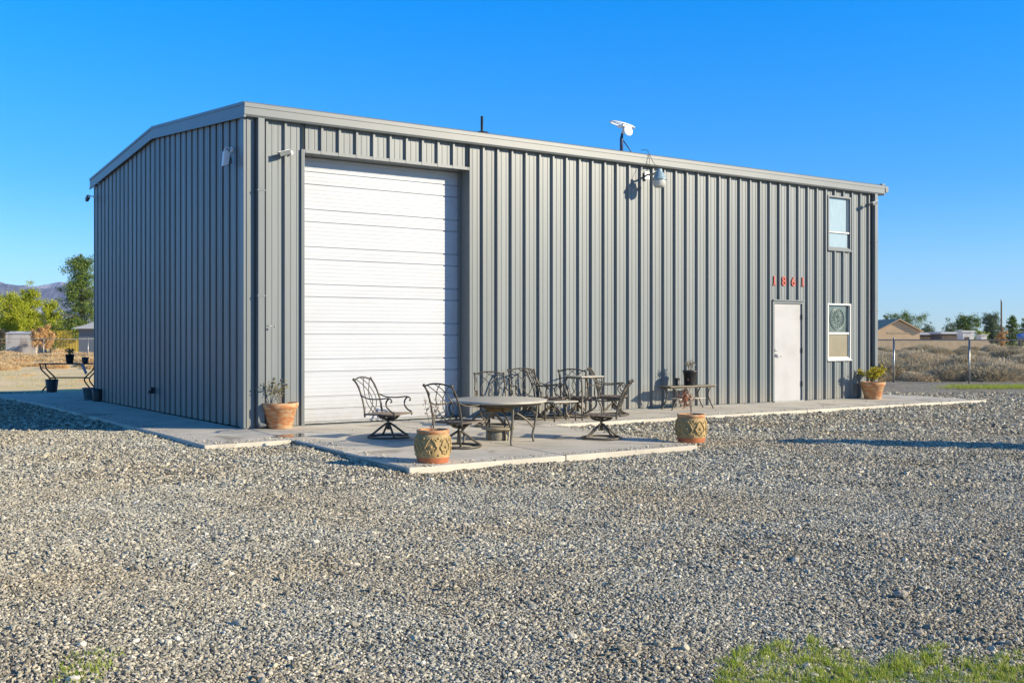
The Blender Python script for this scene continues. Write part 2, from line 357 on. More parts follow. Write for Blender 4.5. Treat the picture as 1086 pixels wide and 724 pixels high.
# ---- gravel stones as instances (stuff)
def onslab(x, y):
    dx = x-C0.x; dy = y-C0.y; s = dx*D1.x+dy*D1.y; t = dx*D2.x+dy*D2.y; w_ = -t
    a = (s > -1.2) & (s < 17.0) & (w_ < 1.7) & (w_ > -4)
    b = (s > .05) & (s < 4.6) & (w_ < 4.97) & (w_ > -1)
    c = (s > -1.2) & (s < 6) & (w_ > -15.4) & (w_ < 1.7)
    d = (s > 0) & (s < L) & (w_ < 0) & (w_ > -W)
    return a | b | c | d
def zg_np(x, y):
    dx = x-C0.x; dy = y-C0.y; s = dx*D1.x+dy*D1.y; t = dx*D2.x+dy*D2.y
    ex = np.maximum(np.maximum(-s, 0), s-L); ey = np.maximum(np.maximum(-t, 0), t-W); d = np.minimum(np.hypot(ex, ey), 5)
    h = .55*np.sin(x*5.3+1.9*np.sin(y*2.1+x*.7))*np.sin(y*6.1+1.7*np.sin(x*2.4)) + .5*np.sin(x*1.3+.7*np.sin(y*.9))*np.cos(y*1.1+1.1*np.sin(x*.6)) + .5*np.sin(x*3.1+y*2.3)*np.cos(y*2.7-x*1.1)
    return -.04-.024*d-.004+.016*h
def stones():
    pts = []; scl = []
    for y0, y1, dens, s0 in ((3.4, 7, 6200, .0068), (7, 11, 3600, .0083), (11, 17, 1300, .0118), (17, 30, 200, .02)):
        hw = .60*y1+1.0; n = int(dens*(2*hw)*(y1-y0))
        x = rng.uniform(-hw, hw, n); y = rng.uniform(y0, y1, n)
        m = (np.abs(x) < .60*y+1.0) & ~onslab(x, y)
        pk = np.sin(x*.55+.8*np.sin(y*.45))*np.cos(y*.8+.9*np.sin(x*.35))+.5*np.sin(x*1.9-y*.7)*np.sin(y*1.3+x*.4)      # packed and loose areas
        m &= rng.random(n) < np.clip(.93-.33*pk, .42, 1); x = x[m]; y = y[m]
        pts.append(np.stack([x, y, zg_np(x, y)], 1)); scl.append(s0*np.exp(rng.normal(0, .33, len(x))))
    # a few bigger cobbles
    n = 420; y = rng.uniform(4.2, 16, n); x = rng.uniform(-.55, .55, n)*y; m = ~onslab(x, y); x = x[m]; y = y[m]
    pts.append(np.stack([x, y, zg_np(x, y)+.008], 1)); scl.append(rng.uniform(.016, .025, len(x)))
    for s0_, s1_, w0_, w1_, k_ in ((.05, 4.6, 4.72, 4.96, 260), (.06, .35, 1.7, 4.9, 160), (-1.18, -.9, -9, 1.6, 220), (4.35, 4.6, 1.7, 4.9, 160), (4.6, 16.9, 1.45, 1.69, 420), (-1.1, .1, 1.35, 1.69, 120), (.2, 16, .1, 1.6, 90)):
        a = rng.uniform(s0_, s1_, k_); b = rng.uniform(w0_, w1_, k_); xx = C0.x+D1.x*a-D2.x*b; yy = C0.y+D1.y*a-D2.y*b
        dd = np.minimum(np.hypot(np.maximum(-a, 0), np.maximum(b, 0)), 5.2); pts.append(np.stack([xx, yy, -.02*dd+.003], 1)); scl.append(.008*np.exp(rng.normal(0, .35, k_)))
    p = np.concatenate(pts); s = np.concatenate(scl)
    me = D.meshes.new('gravel_stones'); me.vertices.add(len(p)); me.vertices.foreach_set('co', p.astype(np.float32).ravel())
    a = me.attributes.new('sz', 'FLOAT', 'POINT'); a.data.foreach_set('value', s.astype(np.float32))
    o = D.objects.new('gravel_stones', me); COL.objects.link(o); me.materials.append(gravstone)
    tag(o, 'crushed grey and tan gravel stones covering the yard', 'gravel', kind='stuff')
    ng = D.node_groups.new('stones', 'GeometryNodeTree'); ng.interface.new_socket('Geometry', in_out='INPUT', socket_type='NodeSocketGeometry'); ng.interface.new_socket('Geometry', in_out='OUTPUT', socket_type='NodeSocketGeometry')
    N = ng.nodes; K = ng.links; gi = N.new('NodeGroupInput'); go = N.new('NodeGroupOutput')
    join = N.new('GeometryNodeJoinGeometry')
    for q in range(6):
        ico = N.new('GeometryNodeMeshIcoSphere'); ico.inputs['Radius'].default_value = 1; ico.inputs['Subdivisions'].default_value = 1 if q % 2 else 2
        sp = N.new('GeometryNodeSetPosition'); rv = N.new('FunctionNodeRandomValue'); rv.data_type = 'FLOAT_VECTOR'
        amp = .33 if q % 2 else .2
        rv.inputs[0].default_value = (-amp,)*3; rv.inputs[1].default_value = (amp,)*3; rv.inputs['Seed'].default_value = q*11+3
        K.new(ico.outputs[0], sp.inputs['Geometry']); K.new(rv.outputs[0], sp.inputs['Offset'])
        ss_ = N.new('GeometryNodeSetShadeSmooth'); ss_.inputs['Shade Smooth'].default_value = False; K.new(sp.outputs[0], ss_.inputs[0])
        sm = N.new('GeometryNodeSetMaterial'); sm.inputs['Material'].default_value = gravstone; K.new(ss_.outputs[0], sm.inputs[0])
        g2 = N.new('GeometryNodeGeometryToInstance'); K.new(sm.outputs[0], g2.inputs[0]); K.new(g2.outputs[0], join.inputs[0])
    iop = N.new('GeometryNodeInstanceOnPoints'); iop.inputs['Pick Instance'].default_value = True
    K.new(gi.outputs[0], iop.inputs['Points']); K.new(join.outputs[0], iop.inputs['Instance'])
    rr = N.new('FunctionNodeRandomValue'); rr.data_type = 'FLOAT_VECTOR'; rr.inputs[0].default_value = (0, 0, 0); rr.inputs[1].default_value = (.6, .6, 6.28); K.new(rr.outputs[0], iop.inputs['Rotation'])
    na = N.new('GeometryNodeInputNamedAttribute'); na.data_type = 'FLOAT'; na.inputs[0].default_value = 'sz'
    r2 = N.new('FunctionNodeRandomValue'); r2.data_type = 'FLOAT_VECTOR'; r2.inputs[0].default_value = (.8, .6, .45); r2.inputs[1].default_value = (1.35, 1.0, .9); r2.inputs['Seed'].default_value = 5
    vm = N.new('ShaderNodeVectorMath'); vm.operation = 'SCALE'; K.new(r2.outputs[0], vm.inputs[0]); K.new(na.outputs[0], vm.inputs['Scale']); K.new(vm.outputs[0], iop.inputs['Scale'])
    K.new(iop.outputs[0], go.inputs[0])
    md = o.modifiers.new('stones', 'NODES'); md.node_group = ng
stones()
# bigger single rocks seen lying on the gravel
rockm = mk('rock', (.42, .35, .27), .9, 0, (.30, .27, .23), 8, bump=.5, bscale=30)
for i, (px, py, r, lb) in enumerate(((955, 632, .032, 'largest pale rock lying on the gravel, above the green weeds'), (866, 647, .021, 'small tan rock left of the largest pale rock'), (974, 673, .022, 'cream stone at the upper edge of the green weeds'), (275, 718, .018, 'pinkish stone in the foreground gravel at bottom left'))):
    import bmesh
    bm = bmesh.new(); bmesh.ops.create_icosphere(bm, subdivisions=2, radius=r)
    rr_ = random.Random(i)
    for v in bm.verts: v.co = Vector((v.co.x*1.3, v.co.y, v.co.z*.75))*(1+rr_.uniform(-.16, .16))
    me = D.meshes.new('rock'); bm.to_mesh(me); bm.free(); me.materials.append(rockm)
    o = D.objects.new('rock', me); COL.objects.link(o); p = at(px, py, zgrav); o.location = p+Vector((0, 0, r*.45)); o.rotation_euler = (0, 0, i*1.3)
    tag(o, lb, 'rock')
# grass tufts
grassm = leafmat('grass_blade', [(.15, .26, .01), (.29, .42, .02), (.48, .52, .08), (.58, .54, .20), (.20, .33, .01)], .6, .3)
def grass(name, centres, label, h=.05, bl=9):
    out = []
    c = np.repeat(np.asarray(centres), bl, 0); n = len(c); c = c+np.c_[rng.normal(0, .012, (n, 2)), np.zeros(n)]
    a = rng.uniform(0, 6.28, n); le = rng.normal(0, .45, (n, 2)); hh = h*rng.uniform(.35, 1.3, n)
    tip = c+np.c_[le*hh[:, None], hh]; wv = np.c_[np.cos(a), np.sin(a), np.zeros(n)]*.0022*rng.uniform(.7, 1.5, n)[:, None]
    polymesh(name, np.stack([c-wv, c+wv, tip], 1).reshape(-1, 3), 3, grassm, label=label, cat='grass', kind='stuff')
def patch(x0, x1, y0, y1, n, f):
    px = rng.uniform(x0, x1, n); py = rng.uniform(y0, y1, n); out = []
    for a, b in zip(px, py):
        if f(a, b): p = at(a, b, zgrav); out.append((p.x, p.y, p.z+.004))
    return out
def weedf(x, y):
    edge = 694-16*math.exp(-((x-862)/22)**2)-4*math.sin(x/25)
    d = (y-edge)/26+.55*math.sin(x*.11+y*.09)*math.sin(x*.043-y*.05)
    c = math.sin(x*.31+2*math.sin(y*.17))*math.sin(y*.37+1.7*math.sin(x*.13)); return random.random() < max(0, min(1, (d+.25)*(.55+.75*c))) and y > edge-6
cs = patch(760, 1240, 664, 790, 9000, weedf)
grass('green_weeds', cs, 'low green weeds growing through the gravel at bottom right', .034, 9)
cs = patch(-60, 170, 690, 760, 1500, lambda x, y: random.random() < .6*max(0, math.sin(x*.05+y*.04)))
grass('weeds', cs, 'sparse green weeds in the gravel at bottom left', .028, 6)
cs = patch(985, 1200, 409.2, 412.5, 2600, lambda x, y: random.random() < min(1, (x-985)/60))
grass('grass_strip', cs, 'thin strip of green grass at the foot of the chain-link fence', .09, 10)
# ------------------------------------------------------------------ building
B = empty('metal_building', C0, ANG, label='grey ribbed steel building with tall white roller door and low gable roof', cat='building')
PR = .048
def ribprofile(a, b, off=.03, minor=True):
    pts = [(a, 0)]; k0 = int(a/.3048)-1
    for k in range(k0, int(b/.3048)+2):
        c = k*.3048+off
        cand = [(c-.034, 0), (c-.020, PR), (c+.016, PR), (c+.036, 0)]
        if minor:
            for q in (.3333, .6667):
                m = c+.3048*q; cand += [(m-.014, 0), (m-.008, .006), (m+.008, .006), (m+.014, 0)]
        for p in cand:
            if a+.001 < p[0] < b-.001: pts.append(p)
    pts.append((b, 0)); return pts
OPEN = [(0.95, 4.0, 0, 4.27), (11.69, 12.68, 0, 2.17), (13.48, 14.30, .89, 2.15), (13.50, 14.30, 3.36, 4.57)]
def frontwall():
    mb = MB(); cuts = sorted({0, L}|{o[0] for o in OPEN}|{o[1] for o in OPEN})
    for a, b in zip(cuts[:-1], cuts[1:]):
        m = (a+b)/2; zs = [(0.015, EAVE)]
        for o in OPEN:
            if o[0] <= m <= o[1]:
                nz = []
                for z0, z1 in zs:
                    if o[2] > z0: nz.append((z0, min(o[2], z1)))
                    if o[3] < z1: nz.append((max(o[3], z0), z1))
                zs = [z for z in nz if z[1]-z[0] > .02]
        pr = ribprofile(a, b)
        for z0, z1 in zs:
            n = len(mb.v)
            for s, d in pr: mb.v += [(s, -d, z0), (s, -d, z1)]
            for i in range(len(pr)-1): mb.f.append([n+2*i, n+2*i+2, n+2*i+3, n+2*i+1]); mb.sm.append(False)
    return mb
frontwall().build('front_wall', siding, B)
def gabletop(t): return EAVE + (min(t, W-t))/12*1.0
mb = MB(); pr = [(0, 0)]+[q for k in range(0, 31) for c in (k*.3048+.05,) for q in ((c-.048, 0), (c-.042, -.095), (c+.042, -.095), (c+.048, 0), (c+.10, 0), (c+.106, .005), (c+.118, .005), (c+.124, 0), (c+.20, 0), (c+.206, .005), (c+.218, .005), (c+.224, 0)) if .001 < q[0] < W-.001]+[(W, 0)]; pr = sorted(pr+[(W/2, 0)])
for i, (t, d) in enumerate(pr): mb.v += [(-d, t, .015), (-d, t, gabletop(t))]
for i in range(len(pr)-1): mb.f.append([2*i, 2*i+1, 2*i+3, 2*i+2]); mb.sm.append(False)
mb.build('gable_wall', siding, B)
mb = MB()
for x in (L,):
    mb.prism([(0, 0), (W, 0), (W, EAVE), (W/2, gabletop(W/2)), (0, EAVE)], 0, x-.02, x)
mb.box((0, W-.02, 0), (L-.02, W, EAVE)); mb.build('rear_wall', siding, B)
# inner liner so nothing is see-through, interior floor and partition
mb = MB(); mb.box((.05, .45, .0), (L-.1, .47, EAVE-.1)); mb.build('liner_wall', darkin, B)
# roof: two slopes with standing ribs
mb = MB(); zr = gabletop(W/2)+.17; ze = EAVE+.165
for sgn, t0, t1, z0, z1 in ((1, -.10, W/2, ze-.0083, zr), (1, W/2, W+.10, zr, ze-.0083)):
    mb.prism([(t0, z0), (t1, z1), (t1, z1-.05), (t0, z0-.05)], 0, -.03, L+.12)
rp = MB()
for k in range(26):
    x = .3+k*.6
    for t0, t1, z0, z1 in ((-.1, W/2-.1, ze-.008, zr), (W/2+.1, W+.1, zr, ze-.008)):
        rp.prism([(t0, z0+.03), (t1, z1+.03), (t1, z1-.01), (t0, z0-.01)], 0, x, x+.04)
rf = mb.build('roof', roofm, B); rp.build('roof_rib', roofm, rf)
# ridge cap, rake trim, eave gutter
mb = MB(); mb.prism([(W/2-.25, zr-.0), (W/2, zr+.045), (W/2+.25, zr-.0), (W/2, zr-.02)], 0, -.05, L+.13); mb.build('ridge_cap', roofm, B)
def rake(x0, x1):
    mb = MB()
    for t0, t1 in ((-.13, W/2), (W/2, W+.13)):
        za = EAVE+(min(t0, W-t0))/12; zb = EAVE+(min(t1, W-t1))/12
        mb.prism([(t0, za-.035), (t1, zb-.035), (t1, zb+.195), (t0, za+.195)], 0, x0, x1)
        xa, xb = (x0-.012, x0) if x0 < 1 else (x1, x1+.012)
        mb.prism([(t0, za+.155), (t1, zb+.155), (t1, zb+.20), (t0, za+.20)], 0, xa, xb)
        mb.prism([(t0, za-.035), (t1, zb-.035), (t1, zb-.005), (t0, za-.005)], 0, xa, xb)
    return mb
rake(-.055, -.034).build('rake_trim', trimm, B); rake(L+.12, L+.14).build('rake_trim', trimm, B)
mb = MB(); g0 = EAVE-.03
mb.prism([(-.012, g0), (-.115, g0), (-.135, g0+.03), (-.135, g0+.135), (-.145, g0+.14), (-.145, g0+.20), (-.12, g0+.222), (-.012, g0+.222)], 0, -.06, L+.16)
mb.build('gutter', trimm, B)
mb = MB(); mb.box((L+.16, -.15, g0+.06), (L+.26, -.02, g0+.20)); mb.box((L+.10, -.10, g0+.225), (L+.2, -.02, g0+.26)); mb.build('gutter_end', trimm, B)
mb = MB(); mb.box((0, -.038, .0), (L, -.012, .012)); mb.build('base_trim', trimm, B)
# corner trims
for a, b in ((0, 1), (L, -1)):
    mb = MB(); x0, x1 = (a-.036, a+.125) if b > 0 else (L-.10, L+.012)
    mb.box((x0, -.036, .01), (x1, -.012, EAVE-.03))
    if b > 0: mb.box((-.036, -.0119, .01), (-.030, .12, EAVE-.02))
    mb.build('corner_trim', trimm, B)
# downspouts
def downspout(x0):
    mb = MB(); mb.box((x0, -.135, .10), (x0+.105, -.036, EAVE-.03))
    mb.prism([(-.135, .12), (-.036, .12), (-.12, .0)][::1] if False else [(-.135, .10), (-.036, .10), (-.15, .02), (-.22, .05)], 0, x0, x0+.105)
    for z in (.6, 2.0, 3.6): mb.box((x0-.012, -.139, z), (x0+.117, -.033, z+.03))
    mb.build('downspout', trimm, B, bevel=.006)
downspout(.155); downspout(L-.215)
# garage opening
x0, x1, zt = .95, 4.0, 4.27; dp = .30
def ring(x0, x1, z0, z1, wd_, y0, y1, bottom=True):
    mb = MB(); mb.box((x0-wd_, y0, z0-(wd_ if bottom else 0)), (x0, y1, z1+wd_)); mb.box((x1, y0, z0-(wd_ if bottom else 0)), (x1+wd_, y1, z1+wd_))
    mb.box((x0, y0, z1), (x1, y1, z1+wd_))
    if bottom: mb.box((x0, y0, z0-wd_), (x1, y1, z0))
    return mb
ring(x0, x1, 0.0, zt, .05, -.042, -.001, False).build('door_trim', trimm, B)
mb = MB(); mb.box((x0-.02, 0, 0), (x0, dp+.05, zt+.02)); mb.box((x1, 0, 0), (x1+.02, dp+.05, zt+.02)); mb.box((x0, 0, zt), (x1, dp+.05, zt+.02))
mb.box((x1-.035, dp-.075, 0), (x1-.001, dp-.045, zt)); mb.box((x0+.001, dp-.075, 0), (x0+.035, dp-.045, zt))
mb.build('door_jamb', siding, B)
gd = empty('roller_door', (0, dp, 0)); gd.parent = B
# sectional profile
prf = []; z = 0.02
joints = [.02, .225, .425]
while joints[-1] < 4.2: joints += [joints[-1]+.40, joints[-1]+.60]
joints = [j for j in joints if j < zt]+[zt]
for a, b in zip(joints[:-1], joints[1:]):
    prf += [(a, .022), (a+.012, .022), (a+.018, 0)]
    n = max(1, int(round((b-a)/.066))); h = (b-a-.028)/n
    for i in range(n):
        q = a+.014+i*h
        if i: prf += [(q-.004, 0), (q, .0032), (q+.004, 0)]
    prf += [(b-.010, 0), (b-.004, .022)]
mb = MB()
for zz, d in prf: mb.v += [(x0+.002, d, zz), (x1-.002, d, zz)]
for i in range(len(prf)-1): mb.f.append([2*i, 2*i+1, 2*i+3, 2*i+2]); mb.sm.append(False)
mb.box((x0+.002, .03, .02), (x1-.002, .05, zt))
mb.build('door_curtain', doorwhite, gd)
mb = MB(); mb.box((x0+.002, -.004, .002), (x1-.002, .03, .02)); mb.build('bottom_seal', galv, gd)
# entry door
x0, x1, zt = 11.69, 12.68, 2.17
e = empty('entry_door', (0, 0, 0)); e.parent = B
fr = ring(x0+.05, x1-.05, 0, zt-.05, .05, -.045, .06, False).build('door_frame', trimm, e)
mb = MB(); mb.box((x0+.054, -.012, .02), (x1-.054, .03, zt-.054)); mb.build('door_leaf', entry, e)
mb = MB(); mb.box((x0-.01, -.075, zt+.001), (x1+.01, -.034, zt+.03)); mb.build('drip_cap', trimm, e)
mb = MB(); hx = x0+.115
mb.lathe([(.0001, 0), (.033, 0), (.033, .02), (.012, .025), (.012, .055), (.0001, .055)], 14)
mb.v = [(hx+p[0], -.013-p[2], 1.0+p[1]) for p in mb.v]
mb.tube([(hx, -.062, 1.0), (hx+.06, -.066, .995), (hx+.125, -.058, .975)], .010, 8)
mb.build('handle', chrome, e)
mb = MB(); mb.lathe([(.0001, 0), (.028, 0), (.028, .018), (.0001, .018)], 14); mb.v = [(hx+p[0], -.013-p[2], 1.12+p[1]) for p in mb.v]; mb.build('deadbolt', chrome, e)
for z in (.32, 1.05, 1.78):
    mb = MB(); mb.box((x1-.058, -.05, z), (x1-.035, -.014, z+.11)); mb.build('hinge', darkpl, e)
mb = MB(); mb.box((x0+.02, -.08, .0), (x1-.02, -.012, .018)); mb.build('threshold', galv, e)
# windows
def gp(name, c, c2, sc=4, st=(1, 1, 1)): m = mk(name, c, .06, 0, c2, sc, (.35, .65), stretch=st); m.node_tree.nodes['Principled BSDF'].inputs['IOR'].default_value = 1.6; return m
g_pale = gp('glass_pale_curtain', (.33, .43, .46), (.42, .50, .52), 5, (9, 9, .6)); g_tan = gp('glass_tan_blind', (.26, .23, .165), (.29, .255, .185)); g_teal = gp('glass_teal', (.07, .095, .09), (.16, .20, .19), 3)
def pane(mb, wn, glassm):
    me = D.meshes.new('pane'); me.from_pydata(mb.v, [], [mb.f[0]]); me.materials.append(glassm); o = D.objects.new('pane', me); COL.objects.link(o); o.parent = wn
def window(x0, x1, z0, z1, fm, mid, lower, g1, g2):
    wn = empty('window', (0, 0, 0)); wn.parent = B
    ring(x0+.035, x1-.035, z0+.035, z1-.035, .035, -.05, .05).build('frame', fm, wn)
    a, b = x0+.036, x1-.036; m = z0+(z1-z0)*mid
    mb = MB(); mb.box((a, -.03, m-.022), (b, .03, m+.022))
    mb.box((a, -.02, z0+.036), (a+.025, .02, m-.022)); mb.box((b-.025, -.02, z0+.036), (b, .02, m-.022)); mb.box((a+.025, -.02, z0+.036), (b-.025, .02, z0+.062))
    mb.build('sash', vinyl if lower else fm, wn)
    mb = MB(); mb.quad((a+.025, .0, z0+.062), (b-.025, .0, z0+.062), (b-.025, 0, m-.022), (a+.025, 0, m-.022)); pane(mb, wn, g1)
    mb = MB(); mb.quad((a, .02, m+.022), (b, .02, m+.022), (b, .02, z1-.036), (a, .02, z1-.036)); pane(mb, wn, g2)
    mb = MB(); mb.box((x0-.01, -.065, z0-.028), (x1+.01, -.034, z0-.001)); mb.build('sill', fm, wn)
    return wn, a, b, m
wn, a, b, m = window(*OPEN[2], vinyl, .47, True, g_tan, g_teal); z0, z1 = OPEN[2][2:]
# round lattice ornament hung in the upper pane
mb = MB(); cx, cz = (a+b)/2, (m+z1)/2-.01
for rr, tk in ((.245, .009), (.215, .005), (.10, .006)):
    mb.tube([(cx+rr*math.cos(q*math.pi/20), .010, cz+rr*math.sin(q*math.pi/20)) for q in range(41)], tk, 5, cap=False)
for q in range(16):
    t = q*math.pi/8
    mb.tube(spline([(cx+.03*math.cos(t), .010, cz+.03*math.sin(t)), (cx+.12*math.cos(t+.35), .010, cz+.12*math.sin(t+.35)), (cx+.215*math.cos(t), .010, cz+.215*math.sin(t))], 5), .0045, 4)
mb.ball((cx, .010, cz), .02)
orn = mb.build('round_ornament', mk('ornament', (.26, .33, .31), .4, .3), wn)
mb = MB(); mb.v = []; n_ = 32
mb.v = [(cx+.24*math.cos(2*math.pi*j/n_), .017, cz+.24*math.sin(2*math.pi*j/n_)) for j in range(n_)]; mb.f = [list(range(n_))]; mb.sm = [False]
mb.build('ornament_disc', mk('ornament_disc', (.045, .075, .07), .3, 0, (.10, .14, .13), 14), wn)
wn, a, b, m = window(*OPEN[3], trimm, .33, False, g_pale, g_pale); z0, z1 = OPEN[3][2:]
mb = MB(); mb.box((a, -.015, m-.02), (b, -.032, m+.012)); mb.build('meeting_rail', vinyl, wn)
mb = MB(); mb.box((b-.03, -.012, m+.022), (b, .018, z1-.036)); mb.build('side_rail', vinyl, wn)
# outlet box on gable wall
mb = MB(); mb.box((-.10, 4.55, .34), (-.033, 4.65, .46)); mb.box((-.13, 4.56, .345), (-.10, 4.64, .40)); mb.build('outlet_box', darkpl, B, bevel=.006)
# hose bib bracket beside the downspout
mb = MB(); mb.tube([(.19, -.04, 1.55), (.30, -.17, 1.56), (.42, -.14, 1.55)], .008, 6); mb.ball((.42, -.14, 1.55), .016); mb.build('wall_hook', galv, B)
# unseen lean-to at the rear, added to cast the shade over the back slab
mb = MB(); mb.prism([(W+.02, 0), (13.4, 0), (13.4, 2.35), (W+.02, 2.7)], 0, 1.2, 6.5); mb.build('added_shade_lean_to', siding, B)
# house number
hnm = empty('house_number', wd(11.72, 0), ANG, label='red house number 1861 fixed to the siding above the entry door', cat='house number')
def digit(ch, x):
    fc = D.curves.new('d', 'FONT'); fc.body = ch; fc.size = .275; fc.extrude = .006; fc.offset = .007; fc.align_x = 'CENTER'; fc.resolution_u = 4
    t = D.objects.new('tmp', fc); COL.objects.link(t); bpy.context.view_layer.update()
    me = D.meshes.new_from_object(t.evaluated_get(bpy.context.evaluated_depsgraph_get())); D.objects.remove(t); D.curves.remove(fc)
    o = D.objects.new('digit', me); COL.objects.link(o); me.materials.clear(); me.materials.append(redm); o.parent = hnm
    o.location = (x, -.020, 2.51); o.rotation_euler = (R(90), 0, 0); o.scale = (1, 1, 1)
    if ch == '1':
        mb = MB(); mb.box((-.045, -.003, -.006), (.05, .020, .006)); s_ = mb.build('serif', redm, o); s_.location = (0.006, .0, 0)
for ch, x in zip('1861', (.045, .35, .655, .96)): digit(ch, x)
# ---- vent pipe, dish antenna on the roof
def roofz(s, t): return EAVE+.165+t/12
s_, t_ = 4.94, 1.0
vp = empty('vent_pipe', wd(s_, t_, roofz(s_, t_)), ANG, label='black vent pipe with flashing on the roof above the roller door', cat='vent pipe')
mb = MB(); mb.lathe([(.024, 0), (.024, .50), (.02, .50), (.02, .4)], 14); mb.build('pipe', darkpl, vp)
mb = MB(); mb.lathe([(.13, -.02), (.13, .195), (.11, .205), (.03, .22)], 16); mb.build('flashing', darkpl, vp)
s_, t_ = 8.34, 1.0
da = empty('satellite_dish', wd(s_, t_, roofz(s_, t_)), ANG, label='white antenna dish on a braced dark mast above the roof edge', cat='antenna')
mb = MB(); mb.tube([(0, 0, -.05), (.0, 0, .44), (.02, 0, .56)], [.035, .035, .022], 10); mb.tube([(.02, 0, .44), (.22, -.05, .19), (.24, -.05, .0)], .011, 6); mb.box((-.1, -.08, -.01), (.34, .08, .02)); mb.build('mast', mk('mast_navy', (.02, .035, .09), .5), da)
mb = MB()
prf_ = [(.0001, 0), (.06, .008), (.12, .03), (.17, .065), (.165, .075), (.0001, .02)]
mb.lathe(prf_, 20); mb.v = [(.08+p[0]*.68, -.08-p[2]*.6+p[1]*.1, .60+p[1]*.62) for p in mb.v]; mb.build('dish', whitem, da)
mb = MB()
hoop = [(.04+.31*math.cos(q*math.pi/14), .02+.11*math.sin(q*math.pi/14), .74-.035*math.cos(q*math.pi/14)) for q in range(29)]
mb.tube(hoop, .016, 6, cap=False); mb.tube([(-.25, .02, .775), (.33, .02, .705)], .012, 6); mb.box((-.02, -.08, .69), (.20, .12, .735)); mb.tube([(.03, 0, .54), (.06, 0, .70)], .03, 8)
mb.build('antenna_loop', whitem, da)
# ---- yard lamp on the wall
s_ = 8.07
yl = empty('barn_lamp', wd(s_, 0, EAVE-.34), ANG, label='dusk to dawn lamp with ribbed lens on short arm under the eave', cat='wall lamp')
mb = MB(); mb.box((-.06, -.075, .05), (.06, -.034, .20)); mb.tube([(0, -.05, .14), (0, -.25, .13), (0, -.36, .16)], .02, 8); mb.build('arm', galv, yl, bevel=.004)
mb = MB(); mb.lathe([(.0001, .21), (.05, .21), (.058, .19), (.062, .15), (.095, .125), (.105, .06), (.13, .03), (.145, .015), (.145, 0), (.13, 0)], 20, (0, -.42, 0)); mb.build('housing', mk('lamp_housing', (.36, .48, .52), .35, .3), yl)
lens = mk('lens', (.75, .74, .68), .25); lens.node_tree.nodes['Principled BSDF'].inputs['Transmission Weight'].default_value = .35
mb = MB(); mb.lathe([(.12, 0), (.125, -.04), (.118, -.10), (.09, -.14), (.0001, -.145)], 20, (0, -.42, -.002)); mb.build('lens', lens, yl)
mb = MB(); mb.tube(spline([(-.03, -.06, .2), (-.03, -.16, .30), (-.03, -.165, .50), (-.06, -.14, .60), (-.10, .0, .62)], 6), .0045, 6); mb.tube(spline([(.0, -.42, .20), (.0, -.25, .36), (-.01, -.17, .50), (-.05, -.14, .60)], 6), .0045, 6); mb.build('power_cable', darkpl, yl)
# ---- cameras / floodlights
def spot(loc, rz, label, cat='security camera', sc=1.0, dark=True):
    r = empty('security_camera', loc, rz, label=label, cat=cat)
    mb = MB(); mb.lathe([(.0001, 0), (.045, 0), (.045, .03), (.0001, .03)], 14); mb.v = [(p[0]*sc, -p[2]*sc, p[1]*sc) for p in mb.v]
    mb.tube([(0, -.02*sc, 0), (0, -.10*sc, .0), (-.05*sc, -.13*sc, -.01*sc)], .014*sc, 8); mb.ball((-.05*sc, -.13*sc, -.01*sc), .03*sc); mb.build('bracket', whitem, r)
    mb = MB(); rot = Matrix.Rotation(R(18), 3, 'Y')
    mb.box((-.24*sc, -.05*sc, -.045*sc), (.0, .03*sc, .045*sc)); mb.v = [tuple(rot.transposed() @ Vector(p)+Vector((-.07*sc, -.13*sc, -.01*sc))) for p in mb.v]
    mb.build('camera_body', greypl if dark else whitem, r, bevel=.012*sc)
    mb = MB(); mb.box((-.255*sc, -.055*sc, .046*sc), (.0, .035*sc, .054*sc)); mb.v = [tuple(rot.transposed() @ Vector(p)+Vector((-.07*sc, -.13*sc, -.01*sc))) for p in mb.v]; mb.build('sun_shield', whitem, r)
    return r
spot(wd(.72, -.036, 4.24), ANG, 'small camera pointing left on the front wall above the terracotta pot', sc=.8)
spot(wd(15.02, -.14, 4.50), ANG, 'small camera under the eave beside the upper window at the right corner', sc=.8)
spot(wd(-.05, 8.95, 4.49), ANG-R(90), 'small camera at the far left corner of the shaded gable wall', sc=.8)
r = empty('floodlight', wd(-.036, .42, 4.28), ANG-R(90), label='white hooded light on the shaded gable wall near the corner', cat='floodlight')
mb = MB(); mb.lathe([(.0001, 0), (.05, 0), (.05, .03), (.0001, .03)], 14); mb.v = [(p[0], -p[2], p[1]) for p in mb.v]; mb.tube([(0, -.02, 0), (0, -.1, .03), (.02, -.14, -.02)], .016, 8); mb.build('bracket', whitem, r)
mb = MB(); mb.prism([(-.17, -.27), (-.08, -.24), (-.05, -.06), (-.10, -.02), (-.15, -.03)], 0, -.045, .045); mb.build('lamp_head', whitem, r, bevel=.012)
mb = MB(); mb.prism([(-.075, -.25), (-.02, -.21), (-.045, -.11)], 0, -.04, .04); mb.build('lamp_shade', greypl, r)
